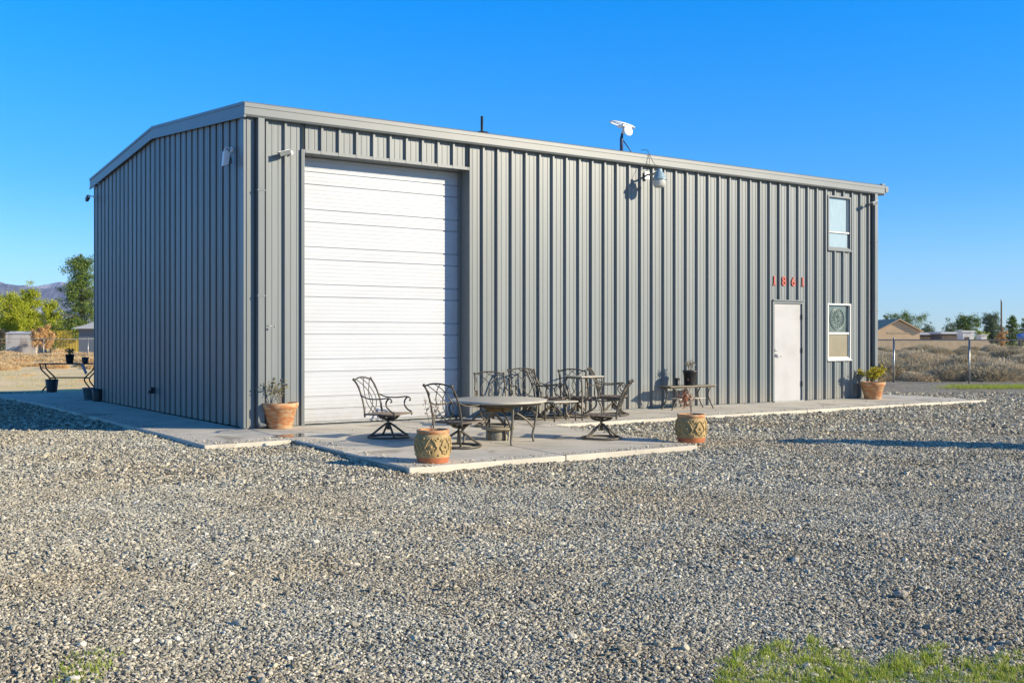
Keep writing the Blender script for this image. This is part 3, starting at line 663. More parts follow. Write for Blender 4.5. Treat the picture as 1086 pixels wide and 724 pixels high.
# ------------------------------------------------------------------ patio chairs
def make_chair():
    c = empty('patio_chair')
    T = .0115
    mb = MB()
    for y in (-.25, .25):
        mb.tube(spline([(-.24, y, .30), (-.25, y, .42), (-.29, y*.98, .58), (-.36, y*.96, .74), (-.42, y*.95, .82)], 5), T*1.15, 7); mb.ball((-.425, y*.96, .828), .022)
    top = spline([(-.42, -.24, .815), (-.435, -.12, .845), (-.44, 0, .855), (-.435, .12, .845), (-.42, .24, .815)], 5); mb.tube(top, T, 7)
    mb.tube([(-.25, -.25, .34), (-.25, .25, .34)], T, 7)
    mb.build('back_frame', iron, c)
    mb = MB()
    def bx(z):
        pts = ((.34, -.25), (.42, -.25), (.58, -.29), (.74, -.36), (.85, -.43))
        for (a, x0), (b, x1) in zip(pts[:-1], pts[1:]):
            if z <= b: return x0+(x1-x0)*(z-a)/(b-a)
        return -.43
    def arc(yz): mb.tube([(bx(p.z), p.y, p.z) for p in spline([(0, y, z) for y, z in yz], 7)], .0065, 5)
    for s in (-1, 1):
        arc([(s*.20, .835), (s*.10, .76), (s*-.01, .64), (s*-.03, .52), (s*.05, .41), (s*.14, .345)])
        arc([(s*.10, .845), (s*.20, .74), (s*.235, .60)] if False else [(s*-.05, .85), (s*.05, .77), (s*.13, .64), (s*.14, .52), (s*.08, .42), (s*-.04, .345)])
        arc([(s*.24, .78), (s*.215, .73), (s*.225, .69), (s*.243, .71)])
        arc([(s*.245, .46), (s*.215, .43), (s*.235, .40)])
    mb.build('back_lattice', iron, c)
    for s in (-1, 1):
        mb = MB(); y = s*.255
        mb.tube(spline([(-.31, y, .61), (-.18, y*1.05, .565), (-.02, y*1.1, .56), (.13, y*1.1, .575), (.19, y*1.1, .56), (.205, y*1.1, .53), (.185, y*1.1, .52)], 6), .010, 7)
        mb.tube(spline([(.155, y*1.1, .57), (.115, y*1.09, .52), (.12, y*1.05, .45), (.18, y, .39), (.235, y, .36), (.24, y, .315)], 6), .012, 7)
        mb.build('armrest', iron, c)
    st = MB(); st.tube([(-.24, -.25, .34), (.24, -.25, .345), (.24, .25, .345), (-.24, .25, .34), (-.24, -.25, .34)], .013, 6)
    for i in range(7):
        y = -.21+i*.07; st.box((-.24, y-.022, .338+.002*(i % 2)), (.24, y+.022, .346+.002*(i % 2)))
    for i in range(6):
        x = -.19+i*.076; st.box((x-.022, -.25, .345), (x+.022, .25, .352))
    st.build('seat', strapm, c)
    mb = MB(); mb.box((-.12, -.12, .30), (.12, .12, .315)); mb.tube(spline([(-.16, 0, .33), (-.12, 0, .285), (0, 0, .265), (.12, 0, .285), (.16, 0, .33)], 5), .017, 7)
    mb.tube(spline([(0, -.16, .33), (0, -.12, .285), (0, 0, .265), (0, .12, .285), (0, .16, .33)], 5), .017, 7)
    mb.tube([(0, 0, .30), (0, 0, .12)], [.02, .028], 10); mb.build('swivel', iron, c)
    mb = MB()
    for k in range(4):
        a = math.pi/4+k*math.pi/2; ca, sa = math.cos(a), math.sin(a)
        mb.tube(spline([(.015*ca, .015*sa, .215), (.10*ca, .10*sa, .16), (.22*ca, .22*sa, .07), (.30*ca, .30*sa, .022)], 4), [.016]*13, 7)
    mb.tube([(.285*math.cos(q*math.pi/16), .285*math.sin(q*math.pi/16), .018) for q in range(33)], .016, 7, cap=False)
    mb.build('base', iron, c); return c
chairs = [ # px, py(base centre), facing angle deg (world), label
 (412, 464, -22, 'patio chair standing alone in front of the white roller door'),
 (487, 474, 52, 'patio chair left of the pale table, behind the carved pot on the corner'),
 (523, 452, -80, 'patio chair behind the pale table, facing the camera'),
 (561, 444, -72, 'patio chair against the wall behind the low pale bench, facing out'),
 (585, 442.5, -14, 'patio chair immediately left of the tall side table, its wide base showing'),
 (613, 442, 72, 'patio chair behind the tall side table, back to the wall shadows'),
 (650, 440, -10, 'patio chair right of the tall side table, facing right'),
 (638, 465, 168, 'patio chair nearest the right edge of the patio, facing the pale table')]
proto = make_chair()
for i, (px, py, a, lb) in enumerate(chairs):
    o = proto if i == 0 else copy_tree(proto)
    p = at(px, py); o.location = p; o.rotation_euler = (0, 0, R(a)); tag(o, lb, 'chair', 'iron swivel patio chairs')
# ---- pale fire table
p = at(529, 469); tb = empty('patio_table', (p.x, p.y+.0, p.z), 0, label='low oval patio table with pale top and curved iron legs', cat='table')
mb = MB(); zt = .60
mb.lathe([(.0001, zt), (.66, zt), (.675, zt-.006), (.68, zt-.02), (.672, zt-.036), (.60, zt-.038)], 48, sx=.98, sy=1.12); mb.build('table_top', tabtop, tb)
mb = MB(); mb.lathe([(.60, zt-.04), (.60, zt-.075), (.57, zt-.075), (.57, zt-.04)], 40, sx=.98, sy=1.1); mb.build('apron_ring', iron, tb)
for k in range(4):
    a = R(20+90*k); ca, sa = math.cos(a), math.sin(a); mb = MB()
    mb.tube(spline([(.57*ca, .57*sa, zt-.04), (.56*ca, .56*sa, .40), (.53*ca, .53*sa, .22), (.50*ca, .50*sa, .10), (.515*ca, .515*sa, .0)], 5), .017, 8)
    mb.tube(spline([(.06*ca, .06*sa, .43), (.22*ca, .22*sa, .42), (.40*ca, .40*sa, .31), (.52*ca, .52*sa, .19)], 6), .014, 7)
    mb.build('leg', mk('leg_iron', (.17, .15, .12), .5, .4) if k == 0 else MATS['leg_iron'], tb)
mb = MB(); mb.lathe([(.20, zt-.04), (.20, zt-.12), (.14, zt-.17), (.0001, zt-.18)], 26); mb.build('fire_bowl', mk('rusty_bowl', (.10, .065, .03), .6, .4, (.16, .11, .05), 8), tb)
q = at(529, 466.0)
lp = empty('low_drum_stand', (q.x-.01, q.y+.02, q.z), 0, label='round low stand with flat lid sitting beneath the pale table', cat='stand')
stn = mk('stand_stone', (.24, .21, .15), .7, 0, (.32, .28, .20), 9)
mb = MB(); mb.lathe([(.17, 0), (.175, .06), (.17, .125), (.0001, .125)], 26); mb.build('drum', stn, lp)
mb = MB(); mb.lathe([(.0001, .185), (.23, .18), (.245, .165), (.235, .15), (.16, .126), (.0001, .126)], 26); mb.build('lid', stn, lp)
mb = MB(); mb.tube([(.1, -.16, .0), (.1, -.16, .3)], .016, 6) ; mb.build('rod', iron, lp); mb = MB(); mb.tube([(-.12, -.14, .0), (-.12, -.14, .3)], .016, 6); mb.build('rod', iron, lp)
# ---- tall side table in front of the wall
p = at(619, 446.5)
s0_, t0_ = toloc(p.x, p.y)
def stable(x, w_, wx, dy, h, name, label, cat, top_m, zf):
    loc = wd(x, -w_); loc.z = zslab(loc.x, loc.y)
    t = empty(name, loc, ANG, label=label, cat=cat)
    mb = MB(); mb.box((-wx, -dy, h-.022), (wx, dy, h)); mb.build('table_top', top_m, t, bevel=.006)
    mb = MB(); mb.tube([(-wx+.03, -dy+.03, h-.034), (wx-.03, -dy+.03, h-.034), (wx-.03, dy-.03, h-.034), (-wx+.03, dy-.03, h-.034), (-wx+.03, -dy+.03, h-.034)], .011, 6)
    mb.build('frame', iron, t)
    return t
t2 = stable(5.60, 1.2, .25, .25, .75, 'side_table', 'tall square side table with curved legs in front of the ribbed wall', 'table', tabtop, None)
for sx in (-1, 1):
    for sy in (-1, 1):
        mb = MB(); x, y = sx*.22, sy*.22
        mb.tube(spline([(x, y, .72), (x*1.02, y*1.02, .62), (x*.86, y*.86, .48), (x*.80, y*.80, .34), (x*.95, y*.95, .24), (x*.98, y*.98, .12), (x*.80, y*.80, .0)], 5), .015, 8)
        mb.build('leg', MATS['leg_iron'], t2)
mb = MB(); mb.tube([(-.18, -.18, .34), (.18, .18, .34)], .01, 6); mb.tube([(-.18, .18, .35), (.18, -.18, .35)], .01, 6); mb.build('cross_brace', iron, t2)
# low bench table between
t4 = stable(5.05, 1.25, .26, .17, .34, 'low_bench', 'low pale bench between the patio chairs by the wall', 'bench', tabtop, None)
for sx in (-1, 1):
    for sy in (-1, 1):
        mb = MB(); x, y = sx*.22, sy*.13; mb.tube([(x, y, .31), (x*1.02, y*1.02, 0)], .013, 6); mb.build('leg', iron, t4)
# ---- console table with black pot
t3 = stable(8.82, .42, .62, .17, .46, 'console_table', 'long narrow console table with curved legs against the wall', 'table', MATS['leg_iron'], None)
for sx in (-1, 1):
    for sy in (-1, 1):
        mb = MB(); x, y = sx*.5, sy*.14
        mb.tube(spline([(sx*.60, y, .44), (sx*.50, y, .42), (sx*.43, y, .34), (sx*.42, y, .24), (sx*.48, y, .12), (sx*.56, y, 0)], 5), .013, 7); mb.build('leg', iron, t3)
mb = MB(); mb.box((-.36, -.13, .20), (.36, .13, .215)); mb.build('shelf', tabtop, t3)
# ------------------------------------------------------------------ pots
def pot(prof, name, mat, loc, label, cat='flower pot', sz=1, extra=None, k=30):
    r = empty(name, loc, 0, label=label, cat=cat)
    mb = MB(); mb.lathe([(a*sz, b*sz) for a, b in prof], k); mb.disc(prof[0][0]*sz, .0, k); mb.build('pot', mat, r)
    zt = max(b for a, b in prof)*sz; rt = prof[-1][0]*sz
    mb = MB(); mb.lathe([(rt+.004, zt-.05), (rt*.5, zt-.035), (.0001, zt-.03)], 20); mb.build('soil', soil, r)
    return r, zt
def plant(r, base, stems, lm, lsize, nl, hgt, spread, name='plant', seed=0, thick=.006, droop=.0):
    rs = random.Random(seed); mb = MB(); cen = []
    for i in range(stems):
        a = rs.uniform(0, 6.28); sp = spread*rs.uniform(.3, 1); h = hgt*rs.uniform(.65, 1)
        p0 = Vector((rs.uniform(-.03, .03), rs.uniform(-.03, .03), base-.03)); tip = Vector((sp*math.cos(a), sp*math.sin(a), base+h))
        mid = (p0+tip)/2+Vector((rs.uniform(-.03, .03), rs.uniform(-.03, .03), h*.08))
        pts = spline([p0, mid, tip], 6); mb.tube(pts, [thick*(1-.7*q/(len(pts)-1)) for q in range(len(pts))], 5)
        for q in range(nl):
            u = rs.uniform(.45, 1.0); b = pts[int(u*(len(pts)-1))]
            d = Vector((rs.gauss(0, 1), rs.gauss(0, 1), rs.gauss(0, .6)-droop)).normalized()*rs.uniform(.02, .09)
            cen.append(tuple(b+d)); 
            if q % 3 == 0: mb.tube([b, b+d], thick*.3, 4)
    pl = mb.build(name, twig, r)
    V = leaves(cen, lsize, .42); polymesh('foliage', V, 4, lm, pl)
flare = [(.17, 0), (.185, .02), (.25, .30), (.262, .305), (.275, .335), (.28, .385), (.268, .392), (.25, .385), (.245, .34)]
olive = leafmat('olive_leaf', [(.10, .11, .05), (.19, .18, .08), (.30, .22, .10), (.14, .15, .08)], .6, .2)
yellow = leafmat('yellow_leaf', [(.35, .36, .03), (.55, .45, .04), (.48, .36, .05), (.25, .32, .03)], .5, .3)
redleaf = leafmat('red_leaf', [(.30, .10, .05), (.40, .17, .09), (.22, .08, .05), (.34, .20, .10)], .6, .2)
dryleaf = leafmat('dry_leaf', [(.30, .22, .15), (.36, .27, .19), (.22, .13, .10)], .8)
paleleaf = leafmat('pale_leaf', [(.33, .30, .22), (.42, .36, .28), (.24, .26, .15)], .7)
p = at(297, 453.8)
r, z = pot(flare, 'terracotta_pot', terra, p, 'weathered flared terracotta pot with thin leggy plant left of the roller door', sz=1.0)
plant(r, z, 8, olive, .055, 18, .38, .34, seed=3, thick=.005)
p = wd(14.66, -.36); p.z = -.011
r, z = pot(flare, 'terracotta_pot', terra, p, 'flared terracotta pot with yellow leaves at the right corner of the building', sz=1.0)
plant(r, z, 11, yellow, .10, 30, .36, .34, seed=8, thick=.005)
# barrel pots with carved scrolls
def barrel(px, py, label, sc, rz):
    p = at(px, py); R0 = .185*sc; Hh = .385*sc
    r = empty('carved_pot', p, rz, label=label, cat='flower pot')
    def rad(u): return R0*(1+.13*math.sin(math.pi*min(1, max(0, u))))
    mb = MB(); mb.lathe([(R0*.97, 0), (R0*1.02, .02), (rad(.16), Hh*.17)], 36); mb.disc(R0*.95, .001, 36); mb.build('foot_band', orangeclay, r)
    prf_ = [(rad(u), Hh*u) for u in np.linspace(.17, .84, 12)]+[(R0*1.02, Hh*.86), (R0*1.0, Hh*.88)]
    mb = MB(); mb.lathe(prf_, 36); mb.build('body', glaze, r)
    mb = MB(); mb.lathe([(R0*1.0, Hh*.88), (R0*1.04, Hh*.90), (R0*1.05, Hh*.97), (R0*1.02, Hh), (R0*.92, Hh), (R0*.9, Hh*.85)], 36); mb.build('rim', terra, r)
    mb = MB()
    def wp(th, u, o=.006): q = rad(u)+o; return (q*math.cos(th), q*math.sin(th), Hh*u)
    for k in range(7):
        c = 2*math.pi*k/7
        for s in (-1, 1):
            pts = []
            for j in range(30):
                v = j/29; pts.append(wp(c+s*(.02+.34*math.sin(math.pi*v)*(1 if v < .5 else .75)), .27+.50*v))
            mb.tube(pts, .0085*sc, 5)
            pts = [wp(c+s*.20+.12*s*math.cos(j/3)*(1-j/22), .68+.07*math.sin(j/3)*(1-j/22)) for j in range(20)]; mb.tube(pts, .007*sc, 5)
            pts = [wp(c+s*.18+.11*s*math.cos(j/3+2)*(1-j/22), .34+.06*math.sin(j/3+2)*(1-j/22)) for j in range(18)]; mb.tube(pts, .007*sc, 5)
        mb.ball(wp(c, .50, .004), .017*sc)
        mb.ball(wp(c+math.pi/7, .25, .0), .014*sc); mb.ball(wp(c+math.pi/7, .76, .0), .014*sc)
    mb.build('relief', mk('relief', (.50, .34, .14), .6, 0, (.38, .27, .10), 12) if 'relief' not in MATS else MATS['relief'], r)
    mb = MB(); mb.lathe([(R0*.91, Hh*.92), (R0*.5, Hh*.93), (.0001, Hh*.93)], 20); mb.build('soil', soil, r)
    return r, Hh
r, z = barrel(459, 489.5, 'carved barrel pot on the near patio corner with bare twiggy plant', 1.0, .2)
plant(r, z, 6, dryleaf, .035, 11, .42, .16, seed=21, thick=.005, droop=.2)
r, z = barrel(733, 468.2, 'carved barrel pot on the right patio corner with drooping reddish leaves', 1.02, .7)
plant(r, z, 2, dryleaf, .03, 6, .38, .03, seed=4, thick=.006)
rs = random.Random(5); cen = [(-.16+rs.gauss(0, .055), -.02+rs.gauss(0, .05), z+.24+rs.gauss(0, .07)) for _ in range(150)]
mb = MB(); mb.tube(spline([(0, 0, z-.03), (-.02, 0, z+.2), (-.10, -.02, z+.33), (-.19, -.02, z+.24)], 5), .005, 5); st = mb.build('stem', twig, r); polymesh('foliage', leaves(cen, .06, .3), 4, redleaf, st)
# black pots
bp = [(.10, 0), (.105, .01), (.135, .25), (.143, .255), (.145, .29), (.138, .292), (.13, .26)]
lz = wd(8.88, -.42); lz.z = zslab(lz.x, lz.y)+.461
r, z = pot(bp, 'black_pot', darkpl, lz, 'black nursery pot with dry pale plant on the console table', sz=1.0)
plant(r, z, 9, paleleaf, .04, 14, .22, .10, seed=12, thick=.004)
lz = wd(8.62, -.33); lz.z = zslab(lz.x, lz.y)+.461
r = empty('small_cup', lz, label='small dark cup beside the black pot on the console table', cat='cup')
mb = MB(); mb.lathe([(.045, 0), (.055, .14), (.05, .14), (.04, .02), (.0001, .02)], 16); mb.build('cup', darkpl, r)
# ---- back patio
p = at(74, 414.2); bt = empty('metal_bench_table', p, 0, label='long dark metal table with bowed legs on the back slab', cat='table')
ir2 = mk('brown_iron', (.05, .035, .025), .5, .5)
mb = MB(); mb.box((-.78, -.22, .74), (.78, .22, .77)); mb.build('table_top', ir2, bt, bevel=.006)
for sx in (-1, 1):
    for sy in (-1, 1):
        mb = MB(); y = sy*.17; mb.tube(spline([(sx*.76, y, .75), (sx*.72, y, .60), (sx*.52, y, .40), (sx*.48, y, .32), (sx*.52, y, .22), (sx*.70, y, .0)], 5), .02, 7); mb.build('leg', ir2, bt)
mb = MB(); mb.box((-.5, -.02, .35), (.5, .02, .385)); mb.box((-.52, -.17, .345), (-.48, .17, .375)); mb.box((.48, -.17, .345), (.52, .17, .375)); mb.build('lower_rail', ir2, bt)
tl = bt.location
r, z = pot(bp, 'black_pot', darkpl, Vector((tl.x-.0, tl.y, tl.z+.771)), 'small black pot with a green plant on the dark metal table', sz=.86)
plant(r, z, 10, leafmat('dull_green', [(.06, .10, .04), (.12, .15, .06), (.18, .17, .08)], .6), .06, 14, .18, .1, seed=31)
r, z = pot([(.13, 0), (.17, .34), (.165, .35), (.155, .34)], 'black_bucket', darkpl, at(55, 415.6), 'black bucket on the slab in front of the dark metal table', 'bucket')
r, z = pot([(.075, 0), (.10, .16), (.095, .17), (.09, .16)], 'black_pot', darkpl, Vector((tl.x+.44, tl.y-.02, tl.z+.771)), 'small empty black pot on the right end of the dark metal table')
r = empty('draped_cloth', Vector((tl.x+.42, tl.y-.235, tl.z+.76)), label='pale cloth strap hanging over the edge of the dark metal table', cat='cloth')
mb = MB(); mb.prism([(-.03, .02), (.05, .02), (.17, -.26), (.11, -.30)], 1, -.01, .005); mb.build('cloth', mk('pale_cloth', (.42, .36, .42), .9, 0, (.3, .25, .3), 15), r)
r, z = pot([(.14, 0), (.17, .23), (.185, .235), (.185, .27), (.17, .27), (.16, .24)], 'grey_planter', greypl, at(96.5, 423.8), 'grey round planter on the shaded slab at the far gable corner')
r, z = pot([(.09, 0), (.12, .26), (.115, .27), (.105, .25)], 'black_pot', darkpl, at(103.5, 425.5), 'black pot pressed against the gable wall beside the grey planter')
# ------------------------------------------------------------------ fences
def fence(P0, P1, h, step, label, ztop_rail=True):
    n = max(1, int(round((P1-P0).length/step))); d = (P1-P0)/n; ang = math.atan2(d.y, d.x); Lf = (P1-P0).length
    r = empty('chain_link_fence', P0, ang, label=label, cat='fence')
    for i in range(n+1):
        mb = MB(); x = i*Lf/n; mb.tube([(x, 0, -.2), (x, 0, h+.02)], .03, 8); mb.ball((x, 0, h+.03), .035); mb.build('post', galv, r)
    mb = MB(); mb.tube([(0, -.0, h-.02), (Lf, 0, h-.02)], .021, 6); mb.build('top_rail', galv, r)
    V = []; sp = .075; wr = .0016
    k = int((Lf+h)/sp)
    for i in range(-int(h/sp), int(Lf/sp)):
        for sg in (1, -1):
            xa = i*sp; pa = [xa, .03]; pb = [xa+h-.06, h-.03]
            if sg < 0: pa = [xa+h-.06, .03]; pb = [xa, h-.03]
            # clip to 0..Lf
            def cl(a, b):
                a = list(a); b = list(b)
                for (p_, q_) in ((a, b), (b, a)):
                    for lim in (0, Lf):
                        if (lim == 0 and p_[0] < 0) or (lim == Lf and p_[0] > Lf):
                            if abs(q_[0]-p_[0]) < 1e-6: return None
                            t = (lim-p_[0])/(q_[0]-p_[0])
                            if t < 0 or t > 1: return None
                            p_[1] += (q_[1]-p_[1])*t; p_[0] = lim
                return a, b
            c = cl(pa, pb)
            if not c: continue
            a, b = c; off = .022
            V += [(a[0]-wr, off, a[1]), (a[0]+wr, off, a[1]), (b[0]+wr, off, b[1]), (b[0]-wr, off, b[1])]
    polymesh('wire_mesh', V, 4, galv, r)
    return r
a = at(948, 408.0, lambda x, y: -.25); b = at(1028, 409.0, lambda x, y: -.25)
dr = (b-a).normalized(); sp = (b-a).length
fence(a-dr*sp*4, b+dr*sp*5, 1.58, sp, 'chain-link fence between the gravel and the desert brush on the right')
z0 = Vector((-60, 72, -.25)); fence(z0, Vector((-24, 76, -.25)), 1.6, 3.0, 'chain-link fence in front of the white shed on the left')
# ------------------------------------------------------------------ shrubs
brush = leafmat('brush_twig', [(.58, .48, .32), (.74, .62, .43), (.34, .28, .18), (.66, .54, .37)], .9, .3); brush2 = leafmat('brush_twig_b', [(.40, .33, .21), (.54, .45, .30), (.24, .20, .12), (.44, .36, .22)], .9, .3)
straw = leafmat('straw', [(.72, .53, .28), (.84, .64, .38), (.56, .41, .21)], .9, .3)
orangel = leafmat('rust_leaf', [(.55, .32, .12), (.66, .43, .20), (.42, .27, .12)], .8, .1)
def shrubmesh(n, ln, seed, mat, flat=.75, lobes=7):
    r = np.random.default_rng(seed)
    cc = np.c_[r.uniform(-.6, .6, (lobes, 2)), r.uniform(.0, .25, lobes)]; cr = r.uniform(.35, .6, lobes)
    k = r.integers(0, lobes, n); ln = ln; d = r.normal(size=(n, 3)); d[:, 2] = np.abs(d[:, 2])*.9; d /= np.linalg.norm(d, axis=1)[:, None]
    rad = cr[k]*(r.uniform(0, 1, n)**.35)
    p = cc[k]+d*rad[:, None]; p[:, 2] *= flat
    dirv = d+r.normal(0, .45, (n, 3)); dirv /= np.linalg.norm(dirv, axis=1)[:, None]
    side = np.cross(dirv, r.normal(size=(n, 3))); side /= np.linalg.norm(side, axis=1)[:, None]
    l_ = ln*r.uniform(.5, 1.4, n)[:, None]; wv = side*ln*.13
    V = np.stack([p-wv, p+wv, p+dirv*l_+wv*.3, p+dirv*l_-wv*.3], 1).reshape(-1, 3)
    V[:, 2] = np.maximum(V[:, 2], 0)
    return V
def shrubproto(seed, mat, n=2600, ln=.17, flat=.75):
    o = polymesh('desert_shrub', shrubmesh(n, ln, seed, mat, flat), 4, mat); return o
def scatter(protos, spots, label, group, smin, smax, cat='shrub', name=None):
    used = set()
    for i, (x, y) in enumerate(spots):
        j = random.randrange(len(protos)); p = protos[j]
        if j in used: o = p.copy(); COL.objects.link(o)
        else: o = p; used.add(j)
        s = smin+(smax-smin)*random.random()**1.8; o.location = (x, y, -.30); o.scale = (s*random.uniform(.9, 1.3), s*random.uniform(.9, 1.3), s*random.uniform(.7, 1.15)); o.rotation_euler = (0, 0, random.uniform(0, 6.28))
        tag(o, label, cat, group)
        if name: o.name = name
    for j, p in enumerate(protos):
        if j not in used: D.objects.remove(p)
sp_ = []
for row in range(22):
    Z = 39.0*1.068**row
    n = 8
    for i in range(n):
        u = .325+(i+random.uniform(.1, .9))/n*.29; sp_.append((u*Z*1.0, Z*random.uniform(.97, 1.03)))
scatter([shrubproto(40+k, brush if k % 2 else brush2, 7000, .085) for k in range(6)], sp_, 'dry grey-tan desert shrub among the brush beyond the right fence', 'dry shrubs beyond the right fence', .75, 1.6)
sp_ = []
for row in range(9):
    Z = 56*1.10**row
    for i in range(10): sp_.append((-(.30+(i+random.uniform(.05, .95))/10*.30)*Z, Z*random.uniform(.97, 1.03)))
scatter([shrubproto(60+k, straw, 4000, .11, .7) for k in range(3)], sp_, 'straw coloured shrub in the dry field on the left', 'straw coloured shrubs in the left field', .7, 1.25)
sp_ = [(-(.36+random.uniform(0, .2))*Z, Z) for Z in np.linspace(40, 66, 16)]
scatter([shrubproto(70+k, straw, 900, .12, .4) for k in range(2)], sp_, 'low tuft of dry grass in the dirt field on the left', 'low tufts of dry grass on the left', .3, .6, 'grass tuft', 'grass_tuft')
c = [(rng.uniform(-.62, -.34)*Z, Z, -.25) for Z in rng.uniform(30.5, 60, 5000)]
c = [q for q in c if math.sin(q[0]*.7+q[1]*.5)+math.sin(q[1]*1.1) > -.2]
V = np.asarray(c); n = len(V); V = np.repeat(V, 4, 0)+np.c_[rng.normal(0, .05, (n*4, 2)), np.zeros(n*4)]
a = rng.uniform(0, 6.28, n*4); hh = rng.uniform(.02, .07, n*4); tip = V+np.c_[rng.normal(0, .03, (n*4, 2)), hh]; wv = np.c_[np.cos(a), np.sin(a), 0*a]*.006
polymesh('dry_grass', np.stack([V-wv, V+wv, tip], 1).reshape(-1, 3), 3, leafmat('dry_grass', [(.42, .34, .16), (.50, .42, .22), (.30, .32, .10)], .9), label='short dry grass over the dirt field on the left', cat='grass', kind='stuff')
# ------------------------------------------------------------------ trees
def tree(name, px, py_top, py_bot, width_px, Z, lm, label, kind='round', seed=0, nleaf=9000, lsz=.16, group=None, base=-.25, X=None):
    r = np.random.default_rng(seed); rs = random.Random(seed)
    X = atd(px, Z) if X is None else X; ht = H+(HOR-py_top)/F*Z-base; wdt = width_px/F*Z
    o = empty(name, (X, Z, base), rs.uniform(0, 6), label=label, cat='tree', group=group)
    mb = MB(); th = ht*(.92 if kind != 'round' else .6); tr = .022*ht
    tp = spline([(0, 0, -.1), (rs.uniform(-.02, .02)*ht, rs.uniform(-.02, .02)*ht, th*.5), (rs.uniform(-.04, .04)*ht, rs.uniform(-.03, .03)*ht, th)], 6)
    mb.tube(tp, [tr*(1-.85*i/(len(tp)-1)) for i in range(len(tp))], 8)
    cl = []; cs = []
    if kind == 'pine':
        z = ht*.06
        while z < ht*.93:
            u = z/ht; rad = wdt*.54*(1-u)**.72*(1.05 if u > .15 else .8)*rs.uniform(.6, 1.15); k = rs.randint(4, 6); a0 = rs.uniform(0, 6)
            for i in range(k):
                a = a0+i*6.28/k+rs.uniform(-.3, .3); rr = rad*rs.uniform(.65, 1.1); up = ht*.05*rs.uniform(.2, 1.6)
                b0 = Vector((0, 0, z)); b1 = Vector((rr*math.cos(a), rr*math.sin(a), z+up)); mb.tube([b0, (b0+b1)/2-Vector((0, 0, up*.2)), b1], [tr*.35*(1-u)+.01, tr*.2*(1-u)+.01, .01], 5)
                for q in range(4):
                    f = .35+.65*(q+rs.random())/4; c = b0.lerp(b1, f)+Vector((rs.gauss(0, .05), rs.gauss(0, .05), rs.gauss(0, .03)))*wdt; cl.append(c); cs.append(wdt*.085*rs.uniform(.7, 1.3))
            z += ht*.05*rs.uniform(.8, 1.2)
        [(cl.append((0, 0, ht*q_)), cs.append(wdt*w_)) for q_, w_ in ((.99, .03), (.965, .05), (.93, .08), (.9, .1))]
    else:
        nb = 20 if kind == 'round' else 30
        for i in range(nb):
            a = i*2.4+rs.uniform(-.4, .4)
            if kind == 'round': v = rs.uniform(.2, .92); prof = math.sin(math.pi*min(1, (v-.12)/.95))**.6
            else: v = .08+.87*(i+rs.random())/nb; prof = (1.02-v)**.6
            rr = wdt*.5*prof*rs.uniform(.35, 1.05); b1 = Vector((rr*math.cos(a), rr*math.sin(a), ht*v)); b0 = Vector((0, 0, ht*min(v*.6, .55)))
            mb.tube([b0, (b0+b1)/2+Vector((0, 0, .02*ht)), b1], [tr*.4, tr*.25, .012], 5)
            for q in range(5):
                c = b0.lerp(b1, rs.uniform(.6, 1.05))+Vector((rs.gauss(0, .09), rs.gauss(0, .09), rs.gauss(0, .06)))*wdt; cl.append(c); cs.append(wdt*.125*rs.uniform(.6, 1.35))
    mb.build('trunk', bark, o)
    cl = np.array([tuple(c) for c in cl]); cs = np.array(cs); k = r.integers(0, len(cl), nleaf)
    d = r.normal(size=(nleaf, 3)); d /= np.linalg.norm(d, axis=1)[:, None]; p = cl[k]+d*(cs[k]*r.uniform(.2, 1.15, nleaf))[:, None]*np.array([1, 1, .75])
    p = p[p[:, 2] > .15]
    polymesh('crown', leaves(p, lsz, .38), 4, lm, o)
    return o
gr1 = leafmat('pine_green', [(.05, .11, .03), (.11, .18, .04), (.22, .28, .06), (.07, .13, .03)], .6, .15)
gr2 = leafmat('bright_green', [(.22, .30, .02), (.36, .42, .03), (.50, .48, .05), (.25, .32, .02)], .6, .2)
gr3 = leafmat('blue_green', [(.09, .13, .08), (.15, .20, .12), (.22, .26, .15)], .6, .15)
tree('pine_tree', 86, 270, 352, 70, 110, gr1, 'tall dark green pine rising beside the gable wall', 'pine', 3, 22000, .20)
tree('leafy_tree', 10, 309, 356, 56, 125, gr2, 'broad yellow-green tree at the left edge of the photo', 'cone', 5, 24000, .2)
tree('leafy_tree', 31, 302, 356, 42, 128, gr2, 'tallest yellow-green tree, right of the one at the left edge', 'cone', 6, 20000, .2)
tree('leafy_tree', 54, 314, 358, 34, 122, gr2, 'narrow yellow-green tree just left of the tall pine', 'cone', 7, 15000, .2)
tree('leafy_tree', -18, 305, 352, 40, 130, gr2, 'yellow-green tree beyond the left edge of the photo', 'cone', 77, 9000, .2)
tree('small_tree', 70, 334, 357, 30, 118, gr2, 'low bushy green tree at the foot of the tall pine', 'round', 8, 6000, .18)
tree('rust_tree', 46, 343.5, 358, 24, 106, orangel, 'round rust-orange tree behind the white shed', 'round', 9, 9000, .16)
tree('rust_tree', 0, 340, 358, 16, 114, orangel, 'rust-orange tree cut by the left edge of the photo', 'round', 10, 4000, .16)
tree('background_tree', 960, 328, 345, 40, 195, gr1, 'dark rounded tree behind the tan gabled house', 'round', 11, 7000, .26)
tree('background_tree', 940, 333, 345, 14, 200, gr3, 'small blue-green tree left of the tan house peak', 'cone', 12, 3500, .26)
tree('background_tree', 984, 343, 360, 22, 190, gr3, 'low blue-green tree just right of the tan gabled house', 'cone', 13, 4000, .24)
tree('background_tree', 1008, 344, 360, 26, 205, gr3, 'low tree behind the long flat-roofed shed', 'cone', 14, 4000, .26)
tree('background_tree', 1025, 333, 360, 32, 200, gr1, 'dark green tree rising behind the white trailer', 'round', 15, 7000, .26)
tree('background_tree', 1052, 330, 362, 30, 185, gr3, 'tall bushy tree just left of the utility pole', 'cone', 16, 12000, .24)
